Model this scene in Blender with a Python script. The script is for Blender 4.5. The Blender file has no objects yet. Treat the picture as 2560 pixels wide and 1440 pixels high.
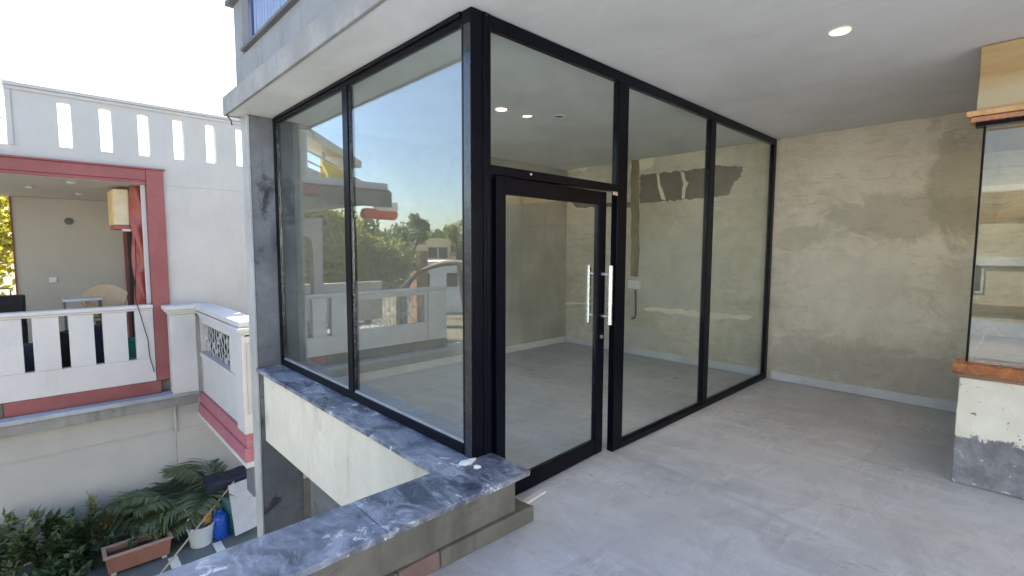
import bpy, bmesh, math, random
from mathutils import Vector, Matrix, noise

# ------------------------------------------------------------------ camera, sky, sun, exposure
scn = bpy.context.scene
col = scn.collection
RR = ((0.726, -0.053, 0.686), (-0.688, -0.061, 0.723), (0.003, -0.997, -0.080))   # columns: right, down, forward
fw = Vector((RR[0][2], RR[1][2], RR[2][2])).normalized()
rt = Vector((RR[0][0], RR[1][0], RR[2][0])); rt = (rt - fw * rt.dot(fw)).normalized()
dn = fw.cross(rt).normalized()
FPX = 1227.0
CAM = Vector((0, 0, 1.6))
cd = bpy.data.cameras.new('camera'); cam = bpy.data.objects.new('camera', cd); col.objects.link(cam)
cam.matrix_world = Matrix(((rt.x, -dn.x, -fw.x, CAM.x), (rt.y, -dn.y, -fw.y, CAM.y), (rt.z, -dn.z, -fw.z, CAM.z), (0, 0, 0, 1)))
cd.sensor_width = 36; cd.lens = FPX / 2560 * 36; cd.clip_start = 0.05; cd.clip_end = 3000
scn.camera = cam

SUN_AZ, SUN_EL = 52.0, 48.0      # azimuth measured from +X towards +Y
w = bpy.data.worlds.new('World'); scn.world = w; w.use_nodes = True
nt = w.node_tree
sky = nt.nodes.new('ShaderNodeTexSky'); sky.sky_type = 'NISHITA'; sky.sun_disc = False
sky.sun_elevation = math.radians(SUN_EL); sky.sun_rotation = math.radians(90 - SUN_AZ)
sky.air_density = 1.0; sky.dust_density = 1.0; sky.ozone_density = 1.0
nt.links.new(sky.outputs[0], nt.nodes['Background'].inputs[0]); nt.nodes['Background'].inputs[1].default_value = 0.10
sd = bpy.data.lights.new('sun', 'SUN'); so = bpy.data.objects.new('sun', sd); col.objects.link(so)
sd.energy = 5.0; sd.angle = math.radians(0.6); sd.color = (1.0, 0.93, 0.83)
sv = Vector((math.cos(math.radians(SUN_AZ)) * math.cos(math.radians(SUN_EL)), math.sin(math.radians(SUN_AZ)) * math.cos(math.radians(SUN_EL)), math.sin(math.radians(SUN_EL))))
so.rotation_euler = (-sv).to_track_quat('-Z', 'Y').to_euler(); so.location = sv * 60
scn.view_settings.view_transform = 'Standard'; scn.view_settings.look = 'None'
scn.view_settings.exposure = 2.3; scn.view_settings.gamma = 1; scn.view_settings.use_curve_mapping = False
scn.render.engine = 'CYCLES'
scn.cycles.max_bounces = 12; scn.cycles.diffuse_bounces = 6; scn.cycles.transparent_max_bounces = 24; scn.cycles.glossy_bounces = 6

# ------------------------------------------------------------------ pixel helpers (2560x1440 photo pixels -> points in the place)
GX = 1.775                                   # plane of the left glazing
def ray(p): return rt * (p[0] - 1280) + dn * (p[1] - 720) + fw * FPX
def hit(p, ax, v):
    d = ray(p); return CAM + d * ((v - CAM[ax]) / d[ax])
def mir(p, ax, v):                           # seen in the left glazing
    d = ray(p); P = CAM + d * ((GX - CAM.x) / d.x); d.x = -d.x
    return P + d * ((v - P[ax]) / d[ax])
def mfar(p, dist):
    d = ray(p); d.x = -d.x; d /= math.hypot(d.x, d.y)
    return Vector((2 * GX, 0, 1.6)) + d * dist

# ------------------------------------------------------------------ object helpers
def tag(o, label=None, cat=None, group=None, kind=None):
    if label: o['label'] = label
    if cat: o['category'] = cat
    if group: o['group'] = group
    if kind: o['kind'] = kind
    return o
def thing(name, label, cat, loc=(0, 0, 0), group=None):
    o = bpy.data.objects.new(name, None); col.objects.link(o); o.location = loc; o.empty_display_size = .1
    return tag(o, label, cat, group)
def wloc(o):
    v = Vector((0, 0, 0))
    while o: v += Vector(o.location); o = o.parent
    return v
class MB:
    def __init__(s): s.v = []; s.f = []
    def add(s, vs, fs):
        n = len(s.v); s.v += [tuple(v) for v in vs]; s.f += [tuple(i + n for i in f) for f in fs]; return s
    def box(s, x0, x1, y0, y1, z0, z1):
        return s.add([(x0, y0, z0), (x1, y0, z0), (x1, y1, z0), (x0, y1, z0), (x0, y0, z1), (x1, y0, z1), (x1, y1, z1), (x0, y1, z1)],
                     [(0, 3, 2, 1), (4, 5, 6, 7), (0, 1, 5, 4), (1, 2, 6, 5), (2, 3, 7, 6), (3, 0, 4, 7)])
    def obox(s, c, ux, uy, uz):               # oriented box: centre and three half vectors
        c = Vector(c); P = []
        for k in (-1, 1):
            for a, b in ((-1, -1), (1, -1), (1, 1), (-1, 1)): P.append(c + ux * a + uy * b + uz * k)
        return s.add(P, [(0, 3, 2, 1), (4, 5, 6, 7), (0, 1, 5, 4), (1, 2, 6, 5), (2, 3, 7, 6), (3, 0, 4, 7)])
    def bar(s, a, b, r, r2=None):             # square bar between two points
        a = Vector(a); b = Vector(b); d = (b - a); L = d.length; d /= L
        u = d.cross(Vector((0, 0, 1)));
        if u.length < 1e-4: u = Vector((1, 0, 0))
        u.normalize(); v = d.cross(u)
        return s.obox((a + b) / 2, u * r, v * (r2 or r), d * L / 2)
    def prism(s, pts, off):                   # planar polygon pushed along a vector
        n = len(pts); off = Vector(off); P = [Vector(p) for p in pts]
        return s.add(P + [p + off for p in P], [tuple(range(n))[::-1], tuple(range(n, 2 * n))] + [(i, (i + 1) % n, (i + 1) % n + n, i + n) for i in range(n)])
    def tube(s, pts, r, n=8, caps=True):
        pts = [Vector(p) for p in pts]; rs = r if isinstance(r, (list, tuple)) else [r] * len(pts); rings = []; base = len(s.v)
        up = None
        for i, p in enumerate(pts):
            d = (pts[min(i + 1, len(pts) - 1)] - pts[max(i - 1, 0)]).normalized()
            if up is None:
                up = Vector((0, 0, 1)) if abs(d.z) < .9 else Vector((1, 0, 0))
            u = d.cross(up).normalized(); v = u.cross(d).normalized(); up = v
            s.v += [tuple(p + (u * math.cos(t) + v * math.sin(t)) * rs[i]) for t in [2 * math.pi * k / n for k in range(n)]]
        for i in range(len(pts) - 1):
            for k in range(n):
                a = base + i * n + k; b = base + i * n + (k + 1) % n; s.f.append((a, b, b + n, a + n))
        if caps:
            s.f.append(tuple(base + k for k in range(n))[::-1]); s.f.append(tuple(base + (len(pts) - 1) * n + k for k in range(n)))
        return s
    def lathe(s, prof, c, n=24, axis=Vector((0, 0, 1)), caps=True):   # profile of (radius, height)
        base = len(s.v); c = Vector(c); q = Vector((0, 0, 1)).rotation_difference(axis)
        for r, h in prof:
            for k in range(n):
                t = 2 * math.pi * k / n; s.v.append(tuple(c + q @ Vector((r * math.cos(t), r * math.sin(t), h))))
        for i in range(len(prof) - 1):
            for k in range(n):
                a = base + i * n + k; b = base + i * n + (k + 1) % n; s.f.append((a, b, b + n, a + n))
        if caps: s.f.append(tuple(base + k for k in range(n))[::-1]); s.f.append(tuple(base + (len(prof) - 1) * n + k for k in range(n)))
        return s
    def cells(s, xs, zs, fill, y0, y1, swap=False):        # wall with openings: grid cells, clean reveals
        def P(x, y, z): return (y, x, z) if swap else (x, y, z)
        nx, nz = len(xs) - 1, len(zs) - 1
        F = [[bool(fill((xs[i] + xs[i + 1]) / 2, (zs[j] + zs[j + 1]) / 2)) for j in range(nz)] for i in range(nx)]
        def q(a, b, c, d): s.add([a, b, c, d], [(0, 1, 2, 3)])
        for i in range(nx):
            for j in range(nz):
                if not F[i][j]: continue
                x0, x1, z0, z1 = xs[i], xs[i + 1], zs[j], zs[j + 1]
                q(P(x0, y0, z0), P(x1, y0, z0), P(x1, y0, z1), P(x0, y0, z1)); q(P(x0, y1, z0), P(x0, y1, z1), P(x1, y1, z1), P(x1, y1, z0))
                if i == 0 or not F[i - 1][j]: q(P(x0, y0, z0), P(x0, y0, z1), P(x0, y1, z1), P(x0, y1, z0))
                if i == nx - 1 or not F[i + 1][j]: q(P(x1, y0, z0), P(x1, y1, z0), P(x1, y1, z1), P(x1, y0, z1))
                if j == 0 or not F[i][j - 1]: q(P(x0, y0, z0), P(x0, y1, z0), P(x1, y1, z0), P(x1, y0, z0))
                if j == nz - 1 or not F[i][j + 1]: q(P(x0, y0, z1), P(x1, y0, z1), P(x1, y1, z1), P(x0, y1, z1))
        return s
    def build(s, name, mat, parent=None, bevel=0, smooth=False, sub=0):
        off = wloc(parent); me = bpy.data.meshes.new(name)
        me.from_pydata([tuple(Vector(v) - off) for v in s.v], [], s.f)
        bm = bmesh.new(); bm.from_mesh(me); bmesh.ops.remove_doubles(bm, verts=bm.verts, dist=1e-5); bmesh.ops.recalc_face_normals(bm, faces=bm.faces); bm.to_mesh(me); bm.free()
        if smooth:
            for p in me.polygons: p.use_smooth = True
        o = bpy.data.objects.new(name, me); col.objects.link(o); o.parent = parent
        if mat: me.materials.append(mat)
        if bevel:
            m = o.modifiers.new('bevel', 'BEVEL'); m.width = bevel; m.segments = 2; m.limit_method = 'ANGLE'; m.angle_limit = math.radians(40)
        if smooth and not bevel:
            try: me.set_sharp_from_angle(angle=math.radians(45))
            except Exception: pass
        return o
    def raw(s, name, mat, parent=None, smooth=False):       # leaves: keep faces as they are
        off = wloc(parent); me = bpy.data.meshes.new(name); me.from_pydata([tuple(Vector(v) - off) for v in s.v], [], s.f)
        o = bpy.data.objects.new(name, me); col.objects.link(o); o.parent = parent; me.materials.append(mat)
        if smooth:
            for p in me.polygons: p.use_smooth = True
        return o
def box(name, x0, x1, y0, y1, z0, z1, mat, parent=None, bevel=0): return MB().box(x0, x1, y0, y1, z0, z1).build(name, mat, parent, bevel)

# ------------------------------------------------------------------ materials
class NB:
    def __init__(s, name):
        s.m = bpy.data.materials.new(name); s.m.use_nodes = True; s.t = s.m.node_tree; s.b = s.t.nodes['Principled BSDF']
        s.pos = s.t.nodes.new('ShaderNodeNewGeometry').outputs['Position']
    def n(s, typ, **kw):
        d = s.t.nodes.new(typ)
        for k, v in kw.items(): setattr(d, k, v)
        return d
    def l(s, a, b): s.t.links.new(a, b)
    def val(s, a, sock):
        if hasattr(a, 'is_output'): s.l(a, sock)
        elif isinstance(a, (tuple, list)): sock.default_value = (*a, 1) if len(sock.default_value) == 4 and len(a) == 3 else a
        else: sock.default_value = a
    def math(s, op, a, b=0.0, clamp=False):
        d = s.n('ShaderNodeMath', operation=op); d.use_clamp = clamp; s.val(a, d.inputs[0]); s.val(b, d.inputs[1]); return d.outputs[0]
    def noise(s, scale, detail=4, rough=.55, vec=None, stretch=None, dist=0):
        v = vec or s.pos
        if stretch:
            mp = s.n('ShaderNodeMapping'); mp.inputs['Scale'].default_value = stretch; s.l(v, mp.inputs[0]); v = mp.outputs[0]
        d = s.n('ShaderNodeTexNoise'); d.inputs['Scale'].default_value = scale; d.inputs['Detail'].default_value = detail; d.inputs['Roughness'].default_value = rough; d.inputs['Distortion'].default_value = dist
        s.l(v, d.inputs['Vector']); return d.outputs[0]
    def ramp(s, f, a, b, c0=0.0, c1=1.0):
        d = s.n('ShaderNodeMapRange'); d.interpolation_type = 'SMOOTHSTEP'; s.val(f, d.inputs[0]); d.inputs[1].default_value = a; d.inputs[2].default_value = b; d.inputs[3].default_value = c0; d.inputs[4].default_value = c1; return d.outputs[0]
    def mix(s, f, a, b, mode='MIX'):
        d = s.n('ShaderNodeMix', data_type='RGBA', blend_type=mode); s.val(f, d.inputs[0]); s.val(a, d.inputs[6]); s.val(b, d.inputs[7]); return d.outputs[2]
    def sep(s):
        d = s.n('ShaderNodeSeparateXYZ'); s.l(s.pos, d.inputs[0]); return d.outputs
    def blob(s, c, r, nz, k=.5, lo=0., hi=.35):            # a stain with its own ragged outline
        d = s.n('ShaderNodeVectorMath', operation='SUBTRACT'); s.l(s.pos, d.inputs[0]); d.inputs[1].default_value = c
        e = s.n('ShaderNodeVectorMath', operation='DIVIDE'); s.l(d.outputs[0], e.inputs[0]); e.inputs[1].default_value = r
        g = s.n('ShaderNodeVectorMath', operation='LENGTH'); s.l(e.outputs[0], g.inputs[0])
        a = s.math('SUBTRACT', 1.0, g.outputs['Value']); b = s.math('ADD', a, s.math('MULTIPLY', s.math('SUBTRACT', nz, .5), k * 2)); return s.ramp(b, lo, hi)
    def bump(s, h, strength=.3, dist=.01):
        d = s.n('ShaderNodeBump'); d.inputs['Strength'].default_value = strength; d.inputs['Distance'].default_value = dist; s.l(h, d.inputs['Height']); s.l(d.outputs[0], s.b.inputs['Normal'])
    def fin(s, c, rough=.8, metal=0., spec=.5):
        s.val(c, s.b.inputs['Base Color']); s.val(rough, s.b.inputs['Roughness']); s.val(metal, s.b.inputs['Metallic']); s.val(spec, s.b.inputs['Specular IOR Level']); return s.m
def hsv(c, k): return tuple(min(1, max(0, x * k)) for x in c)
def plaster(name, c, var=.12, rough=.85, streak=.0, dirt=None, dirt_amt=.3, bump=.25, scale=1.6, bscale=45):
    s = NB(name)
    a = s.noise(scale, 6, .6); b = s.noise(scale * 9, 4, .6)
    k = s.mix(s.ramp(a, .3, .7), hsv(c, 1 - var), hsv(c, 1 + var)); k = s.mix(s.math('MULTIPLY', s.ramp(b, .35, .75), .5), k, hsv(c, 1 - var * .8))
    if streak:
        v = s.noise(5, 5, .6, stretch=(1, 1, .12)); k = s.mix(s.math('MULTIPLY', s.ramp(v, .52, .75), streak), k, dirt or hsv(c, .45))
    if dirt:
        d = s.noise(2.7, 8, .7, dist=.6); k = s.mix(s.math('MULTIPLY', s.ramp(d, .56, .7), dirt_amt), k, dirt)
    h = s.math('ADD', s.noise(bscale, 4, .7), s.math('MULTIPLY', s.noise(6, 3, .5), 1.5)); s.bump(h, bump, .006)
    return s.fin(k, rough, 0, .3)
def paint(name, c, rough=.5, var=.06, metal=0., bump=0., spec=.5):
    s = NB(name); a = s.noise(7, 5, .6); k = s.mix(s.ramp(a, .3, .7), hsv(c, 1 - var), hsv(c, 1 + var))
    r = s.ramp(s.noise(14, 5, .65), .3, .7, max(0, rough - .08), min(1, rough + .1))
    if bump: s.bump(s.noise(40, 4, .6), bump, .004)
    return s.fin(k, r, metal, spec)
def leafmat(name, c0, c1, trans=.35, rough=.45):
    s = NB(name); g = s.n('ShaderNodeNewGeometry')
    k = s.mix(g.outputs['Random Per Island'], c0, c1); k = s.mix(s.ramp(s.noise(1.1, 3), .35, .7), k, s.mix(.5, k, c1))
    s.val(k, s.b.inputs['Base Color']); s.b.inputs['Roughness'].default_value = rough
    tr = s.n('ShaderNodeBsdfTranslucent'); s.l(s.mix(.35, k, (.35, .4, .05)), tr.inputs[0])
    mx = s.n('ShaderNodeMixShader'); mx.inputs[0].default_value = trans
    s.l(s.b.outputs[0], mx.inputs[1]); s.l(tr.outputs[0], mx.inputs[2]); s.l(mx.outputs[0], s.t.nodes['Material Output'].inputs[0]); return s.m
def fabric(name, c, trans=.5):
    s = NB(name); s.b.inputs['Base Color'].default_value = (*c, 1); s.b.inputs['Roughness'].default_value = .7
    tr = s.n('ShaderNodeBsdfTranslucent'); tr.inputs[0].default_value = (*c, 1)
    mx = s.n('ShaderNodeMixShader'); mx.inputs[0].default_value = trans
    s.l(s.b.outputs[0], mx.inputs[1]); s.l(tr.outputs[0], mx.inputs[2]); s.l(mx.outputs[0], s.t.nodes['Material Output'].inputs[0]); return s.m
def glassmat(name, f0, tint):
    s = NB(name)
    lw = s.n('ShaderNodeLayerWeight'); lw.inputs['Blend'].default_value = .5
    p5 = s.math('POWER', lw.outputs['Facing'], 5.0); fac = s.math('ADD', s.math('MULTIPLY', p5, 1 - f0), f0)
    sm = s.ramp(s.noise(2.2, 6, .65), .45, .8, 0.0, .035)
    tr = s.n('ShaderNodeBsdfTransparent'); tr.inputs[0].default_value = (*tint, 1)
    gl = s.n('ShaderNodeBsdfGlossy'); gl.inputs['Roughness'].default_value = 0.0; gl.inputs[0].default_value = (.97, 1, 1, 1)
    mx = s.n('ShaderNodeMixShader'); s.l(fac, mx.inputs[0]); s.l(tr.outputs[0], mx.inputs[1]); s.l(gl.outputs[0], mx.inputs[2])
    df = s.n('ShaderNodeBsdfDiffuse'); df.inputs[0].default_value = (.6, .62, .6, 1)         # thin dust film
    m2 = s.n('ShaderNodeMixShader'); s.l(sm, m2.inputs[0]); s.l(mx.outputs[0], m2.inputs[1]); s.l(df.outputs[0], m2.inputs[2])
    s.l(m2.outputs[0], s.t.nodes['Material Output'].inputs[0]); s.t.nodes.remove(s.b); return s.m
def emit(name, c, e):
    s = NB(name); s.b.inputs['Base Color'].default_value = (*c, 1); s.b.inputs['Emission Color'].default_value = (*c, 1); s.b.inputs['Emission Strength'].default_value = e; return s.m

M = {}
def stone(name):
    s = NB(name)
    a = s.noise(3.2, 7, .65, dist=.8); b = s.noise(9, 8, .7, dist=1.2, stretch=(1, .45, 1)); c = s.noise(28, 6, .7)
    k = s.mix(s.ramp(a, .35, .65), (.045, .052, .075), (.22, .24, .3)); k = s.mix(s.math('MULTIPLY', s.ramp(b, .45, .7), .85), k, (.42, .45, .52))
    k = s.mix(s.math('MULTIPLY', s.ramp(c, .58, .7), .5), k, (.06, .065, .085))
    sp = s.math('MULTIPLY', s.ramp(s.noise(15, 4, .6, dist=.8), .585, .625), s.ramp(s.noise(2.6, 4), .47, .57)); k = s.mix(s.math('MULTIPLY', sp, .9), k, (.72, .72, .73))
    s.bump(s.math('ADD', s.noise(30, 6, .7), s.math('MULTIPLY', sp, 1.2)), .35, .004)
    return s.fin(k, s.ramp(b, .3, .7, .24, .5), 0, .6)
M['stone'] = stone('dark_slate_coping')
def cement_floor(name):
    s = NB(name)
    a = s.noise(.9, 6, .6, dist=.5); b = s.noise(4, 7, .68, dist=1.0, stretch=(1, .4, 1)); c = s.noise(22, 6, .7)
    k = s.mix(s.ramp(a, .3, .7), (.42, .43, .46), (.53, .54, .575)); k = s.mix(s.math('MULTIPLY', s.ramp(b, .42, .7), .7), k, (.6, .615, .66))
    w2 = s.noise(1.7, 8, .72, dist=2.2, stretch=(.6, 1.3, 1)); k = s.mix(s.math('MULTIPLY', s.ramp(w2, .5, .62), .35), k, (.36, .36, .375))
    sk = s.ramp(s.noise(9, 2, .4), .76, .79); k = s.mix(s.math('MULTIPLY', sk, .8), k, (.1, .1, .1)); k = s.mix(s.math('MULTIPLY', s.ramp(c, .56, .74), .3), k, (.3, .3, .31))
    d = s.noise(3.1, 8, .75, dist=1.5, stretch=(.5, 1, 1)); k = s.mix(s.math('MULTIPLY', s.ramp(d, .58, .72), .3), k, (.3, .29, .28))
    k = s.mix(s.math('MULTIPLY', s.ramp(s.noise(140, 3, .7), .55, .75), .35), k, (.24, .24, .25)); k = s.mix(s.math('MULTIPLY', s.ramp(s.noise(6, 9, .8, dist=3.0), .64, .68), .5), k, (.66, .67, .7))
    for sc, stt, lo, cc, am in ((14, (.22, 1, 1), .54, (.68, .69, .73), .4), (11, (.9, .2, 1), .56, (.27, .27, .285), .4), (34, (.3, 1, 1), .58, (.25, .25, .26), .35)):
        k = s.mix(s.math('MULTIPLY', s.math('MULTIPLY', s.ramp(s.noise(sc, 7, .72, dist=1.2, stretch=stt), lo, lo + .07), s.ramp(s.noise(1.2, 4), .42, .6)), am), k, cc)
    x = s.sep()
    ln = s.math('ABSOLUTE', s.math('SUBTRACT', s.math('ADD', x[0], s.math('MULTIPLY', s.noise(2, 4), .16)), 4.33)); k = s.mix(s.math('MULTIPLY', s.ramp(ln, .0, .03, 1, 0), .7), k, (.58, .57, .56))
    s.bump(s.math('ADD', s.noise(50, 5, .7), s.math('MULTIPLY', b, 1.2)), .3, .004)
    return s.fin(k, s.ramp(b, .3, .7, .6, .85), 0, .4)
def ceiling(name):
    s = NB(name); a = s.noise(1.0, 6, .6, dist=.5); st = s.noise(3, 6, .65, dist=.6, stretch=(1, .12, 1)); k = s.mix(s.ramp(a, .3, .7), (.6, .6, .58), (.7, .7, .685)); k = s.mix(s.math('MULTIPLY', s.ramp(st, .48, .66), .35), k, (.54, .535, .51))
    sp = s.math('MULTIPLY', s.ramp(s.noise(24, 4, .6), .68, .72), s.ramp(s.noise(1.7, 2), .6, .66)); k = s.mix(s.math('MULTIPLY', sp, .7), k, (.25, .24, .22)); s.bump(s.math('ADD', s.noise(60, 4, .7), st), .12, .004); return s.fin(k, .9, 0, .3)
M['floor'] = cement_floor('rough_cement_floor')
M['ceil'] = ceiling('ceiling_putty')
def backwall(name):
    s = NB(name)
    a = s.noise(.8, 7, .62, dist=.7); b = s.noise(3.5, 8, .7, dist=1.2); c = s.noise(1.6, 6, .65, stretch=(1, .35, 1.6))
    k = s.mix(s.ramp(a, .32, .68), (.5, .455, .345), (.69, .63, .52)); k = s.mix(s.math('MULTIPLY', s.ramp(b, .42, .66), .6), k, (.72, .67, .57)); k = s.mix(s.math('MULTIPLY', s.ramp(s.noise(6, 8, .75, dist=2.0, stretch=(1, .35, 1)), .5, .64), .4), k, (.36, .33, .25)); k = s.mix(s.math('MULTIPLY', s.ramp(c, .5, .68), .35), k, (.38, .35, .265))
    n2 = s.noise(2.6, 7, .7, dist=.8)
    for cc, r, col_, f in (((6.45, .95, 1.95), (1, .75, .28), (.27, .245, .185), .45), ((6.45, 1.9, 1.75), (1, .35, .18), (.33, .3, .23), .35), ((6.45, 1.4, 1.15), (1, .8, .6), (.64, .6, .52), .5),
                           ((6.45, .5, 2.2), (1, .3, .6), (.3, .28, .2), .5), ((6.45, 1.2, .3), (1, 1.6, .3), (.36, .34, .29), .5), ((6.45, 4.0, .28), (1, .7, .16), (.55, .54, .5), .6), ((6.45, 3.6, 1.3), (1, .9, .7), (.5, .5, .45), .5)):
        k = s.mix(s.math('MULTIPLY', s.blob(cc, r, n2, 1.0), f), k, col_)
    wm = s.ramp(s.noise(7, 8, .72, dist=1.4, stretch=(1, .5, 1)), .66, .72); k = s.mix(s.math('MULTIPLY', s.math('MULTIPLY', wm, s.ramp(s.noise(1.3, 3), .5, .65)), .7), k, (.62, .6, .52))
    k = s.mix(s.math('MULTIPLY', s.ramp(s.noise(90, 4, .75), .52, .72), .3), k, (.33, .3, .23)); s.bump(s.math('ADD', s.noise(40, 5, .7), s.math('ADD', s.math('MULTIPLY', b, 2), s.math('MULTIPLY', s.noise(9, 6, .7, dist=2, stretch=(1, .3, 1)), 2.5))), .5, .006)
    return s.fin(k, .85, 0, .3)
M['backwall'] = backwall('bare_cement_render')
M['inwall'] = plaster('grey_render', (.34, .33, .3), .14, .85, .3, (.22, .21, .19), .35, .4)
M['skirt'] = plaster('pale_cement_skirting', (.58, .58, .58), .12, .8, 0, (.3, .3, .3), .3)
M['fascia'] = plaster('weathered_grey_paint', (.25, .255, .26), .14, .8, .4, (.13, .135, .145), .55, .3, scale=2.2)
M['fascia2'] = plaster('chalky_band', (.3, .29, .27), .2, .8, .6, (.2, .205, .225), .7, .35, scale=2.5)
M['conc'] = plaster('dark_stained_concrete', (.16, .17, .185), .25, .85, .5, (.03, .032, .034), .9, .4, scale=2)
M['facing'] = plaster('grimy_facing', (.4, .4, .39), .15, .85, .5, (.25, .25, .245), .5, .3)
M['cream_wall'] = plaster('cream_beam_paint', (.66, .62, .52), .08, .8, .6, (.4, .36, .28), .5, .2)
M['para'] = plaster('raw_parapet_render', (.155, .152, .13), .22, .9, .6, (.075, .072, .064), .7, .5, scale=2.5)  # base tone lowered, standing in for shade on the parapet face
M['whitep'] = plaster('white_house_paint', (.56, .545, .53), .05, .7, .3, (.42, .42, .4), .3, .12)
M['greyp'] = plaster('pale_grey_house_paint', (.435, .425, .41), .05, .75, .3, (.35, .35, .34), .25, .12)
M['lowp'] = plaster('lower_wall_paint', (.45, .45, .435), .06, .75, .15, (.36, .36, .34), .2, .12)
M['porchp'] = plaster('porch_beige_paint', (.5, .48, .43), .04, .75, 0, None, 0, .1)
M['pink'] = plaster('brick_red_paint', (.25, .085, .083), .12, .65, .35, (.17, .06, .06), .25, .12)
M['rose'] = plaster('rose_pink_paint', (.42, .15, .18), .1, .65, .3, (.62, .45, .45), .3, .12)
M['red'] = paint('glossy_red_paint', (.3, .055, .045), .35, .15)
M['ledge'] = plaster('dirty_ledge_cement', (.28, .275, .26), .2, .85, .5, (.12, .12, .11), .6, .4)
M['ledgetop'] = plaster('slate_ledge_top', (.36, .39, .43), .2, .6, 0, (.2, .22, .25), .4, .2)
def blackcoat(name):
    s = NB(name); s.bump(s.noise(160, 3, .6), .06, .001); d = s.ramp(s.noise(11, 8, .75, stretch=(1, 1, .3)), .6, .8); return s.fin(s.mix(s.math('MULTIPLY', d, .35), (.003, .0035, .0075), (.03, .03, .032)), .3, 0, .12)
M['black'] = blackcoat('black_powder_coat')
M['black_gloss'] = paint('dark_anodised_flange', (.012, .013, .018), .22, .05, .0, 0, .9)
M['steel'] = paint('brushed_steel', (.72, .72, .71), .28, .04, .85)
M['gasket'] = paint('grey_gasket', (.3, .31, .33), .4, .1)
M['glass_side'] = glassmat('reflective_clear_glass', .125, (.92, .955, .95))
M['glass'] = glassmat('clear_glass', .025, (.96, .975, .955))
M['glass_bay'] = glassmat('tinted_bay_glass', .045, (.82, .86, .86))
M['white_patch'] = plaster('putty_patch', (.8, .75, .58), .1, .9, 0, None, 0, .3)
M['dark_patch'] = plaster('fresh_cement_patch', (.17, .14, .115), .25, .9, .5, (.26, .225, .18), .6, .35)
M['chase'] = plaster('filled_chase', (.27, .235, .15), .3, .9, .6, (.14, .12, .08), .8, .5)
M['conduit'] = paint('grey_conduit', (.1, .1, .1), .5)
M['plastic_white'] = paint('white_plastic', (.75, .75, .73), .35, .04)
M['wood'] = paint('varnished_orange_wood', (.34, .125, .045), .25, .3)
M['woodlight'] = paint('light_varnished_wood', (.52, .3, .13), .3, .2)
def bayfascia(name):
    s = NB(name); g = s.noise(5, 6, .65, stretch=(1, .15, 1.6)); k = s.mix(s.ramp(g, .35, .65), (.33, .21, .08), (.44, .32, .16))
    z = s.sep()[2]; k = s.mix(s.ramp(s.math('ADD', z, s.math('MULTIPLY', s.noise(3, 5), .18)), 2.68, 2.84), (.45, .39, .26), k); s.bump(g, .15, .004); return s.fin(k, .55)
M['bayfascia'] = bayfascia('ochre_panel')
def baybase(name):
    s = NB(name); z = s.sep()[2]; n = s.noise(6, 8, .72, dist=.7)
    lv = s.math('ADD', z, s.math('ADD', s.math('MULTIPLY', s.math('SUBTRACT', n, .5), .34), s.math('MULTIPLY', s.math('SUBTRACT', s.noise(28, 6, .75), .5), .2))); up = s.ramp(lv, .335, .35)
    a = s.noise(4, 6, .6); cr = s.mix(s.ramp(a, .35, .7), (.68, .64, .52), (.78, .75, .64)); gr = s.mix(s.ramp(s.noise(8, 7, .7), .35, .7), (.17, .17, .175), (.3, .3, .305))
    k = s.mix(up, gr, cr); sp = s.ramp(s.noise(17, 5, .65, dist=.6), .635, .66); k = s.mix(sp, k, s.mix(up, (.66, .64, .56), (.2, .19, .17)))
    s.bump(s.math('ADD', s.noise(35, 5, .7), s.math('MULTIPLY', up, 1.5)), .35, .005); return s.fin(k, .8, 0, .3)
M['baybase'] = baybase('peeling_cream_paint')
M['railing'] = paint('blue_grey_metal', (.2, .24, .36), .45, .1, .2)
M['railing_dark'] = paint('dark_blue_metal', (.06, .075, .14), .4, .1, .2)
M['capstone'] = plaster('dark_cap', (.14, .14, .145), .15, .8)
M['brick'] = plaster('exposed_pink_brick', (.2, .14, .12), .2, .9, 0, (.2, .19, .165), .9, .5, scale=6)
M['tile'] = plaster('dark_green_grey_paving', (.15, .175, .175), .12, .6, 0, (.09, .1, .1), .4, .15)
M['ground'] = plaster('dusty_earth', (.16, .14, .1), .25, .95, 0, (.07, .09, .035), .7, .3, scale=.25)
M['terra'] = plaster('terracotta_plastic', (.32, .145, .105), .12, .7, .2, (.36, .3, .26), .3, .1)
M['rim'] = plaster('worn_terracotta_rim', (.4, .28, .23), .12, .7)
M['soil'] = plaster('potting_soil', (.05, .035, .025), .3, 1)
M['blue'] = paint('blue_plastic', (.012, .09, .5), .3, .1)
M['teal'] = paint('teal_plastic', (.015, .13, .15), .35, .15)
M['green'] = paint('sea_green_plastic', (.02, .28, .2), .35, .1)
M['redp'] = paint('orange_red_plastic', (.5, .06, .015), .35, .1)
M['navy'] = paint('navy_fabric', (.022, .025, .05), .7, .2, bump=.2)
M['darkcloth'] = paint('black_fabric', (.012, .012, .014), .8, .2, bump=.2)
M['bucket'] = plaster('spattered_white_plastic', (.58, .64, .66), .06, .45, 0, (.4, .42, .4), .5, .1)
M['sheet'] = paint('grey_board', (.5, .5, .52), .6, .08)
M['sack'] = paint('ochre_cloth', (.4, .25, .05), .8, .2)
M['bamboo'] = paint('dry_bamboo', (.42, .32, .24), .6, .15)
M['ac'] = paint('aged_cream_casing', (.62, .55, .38), .5, .06)
M['acs'] = paint('yellowed_side_panel', (.66, .5, .24), .5, .08)
M['cable'] = paint('black_cable', (.012, .012, .012), .5)
M['tan'] = paint('tan_plastic', (.55, .42, .26), .45, .08)
M['leaf_dark'] = leafmat('dark_broad_leaf', (.024, .05, .022), (.075, .12, .05), .2)
M['leaf_palm'] = leafmat('palm_leaf', (.095, .15, .08), (.2, .25, .14), .3)
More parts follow.
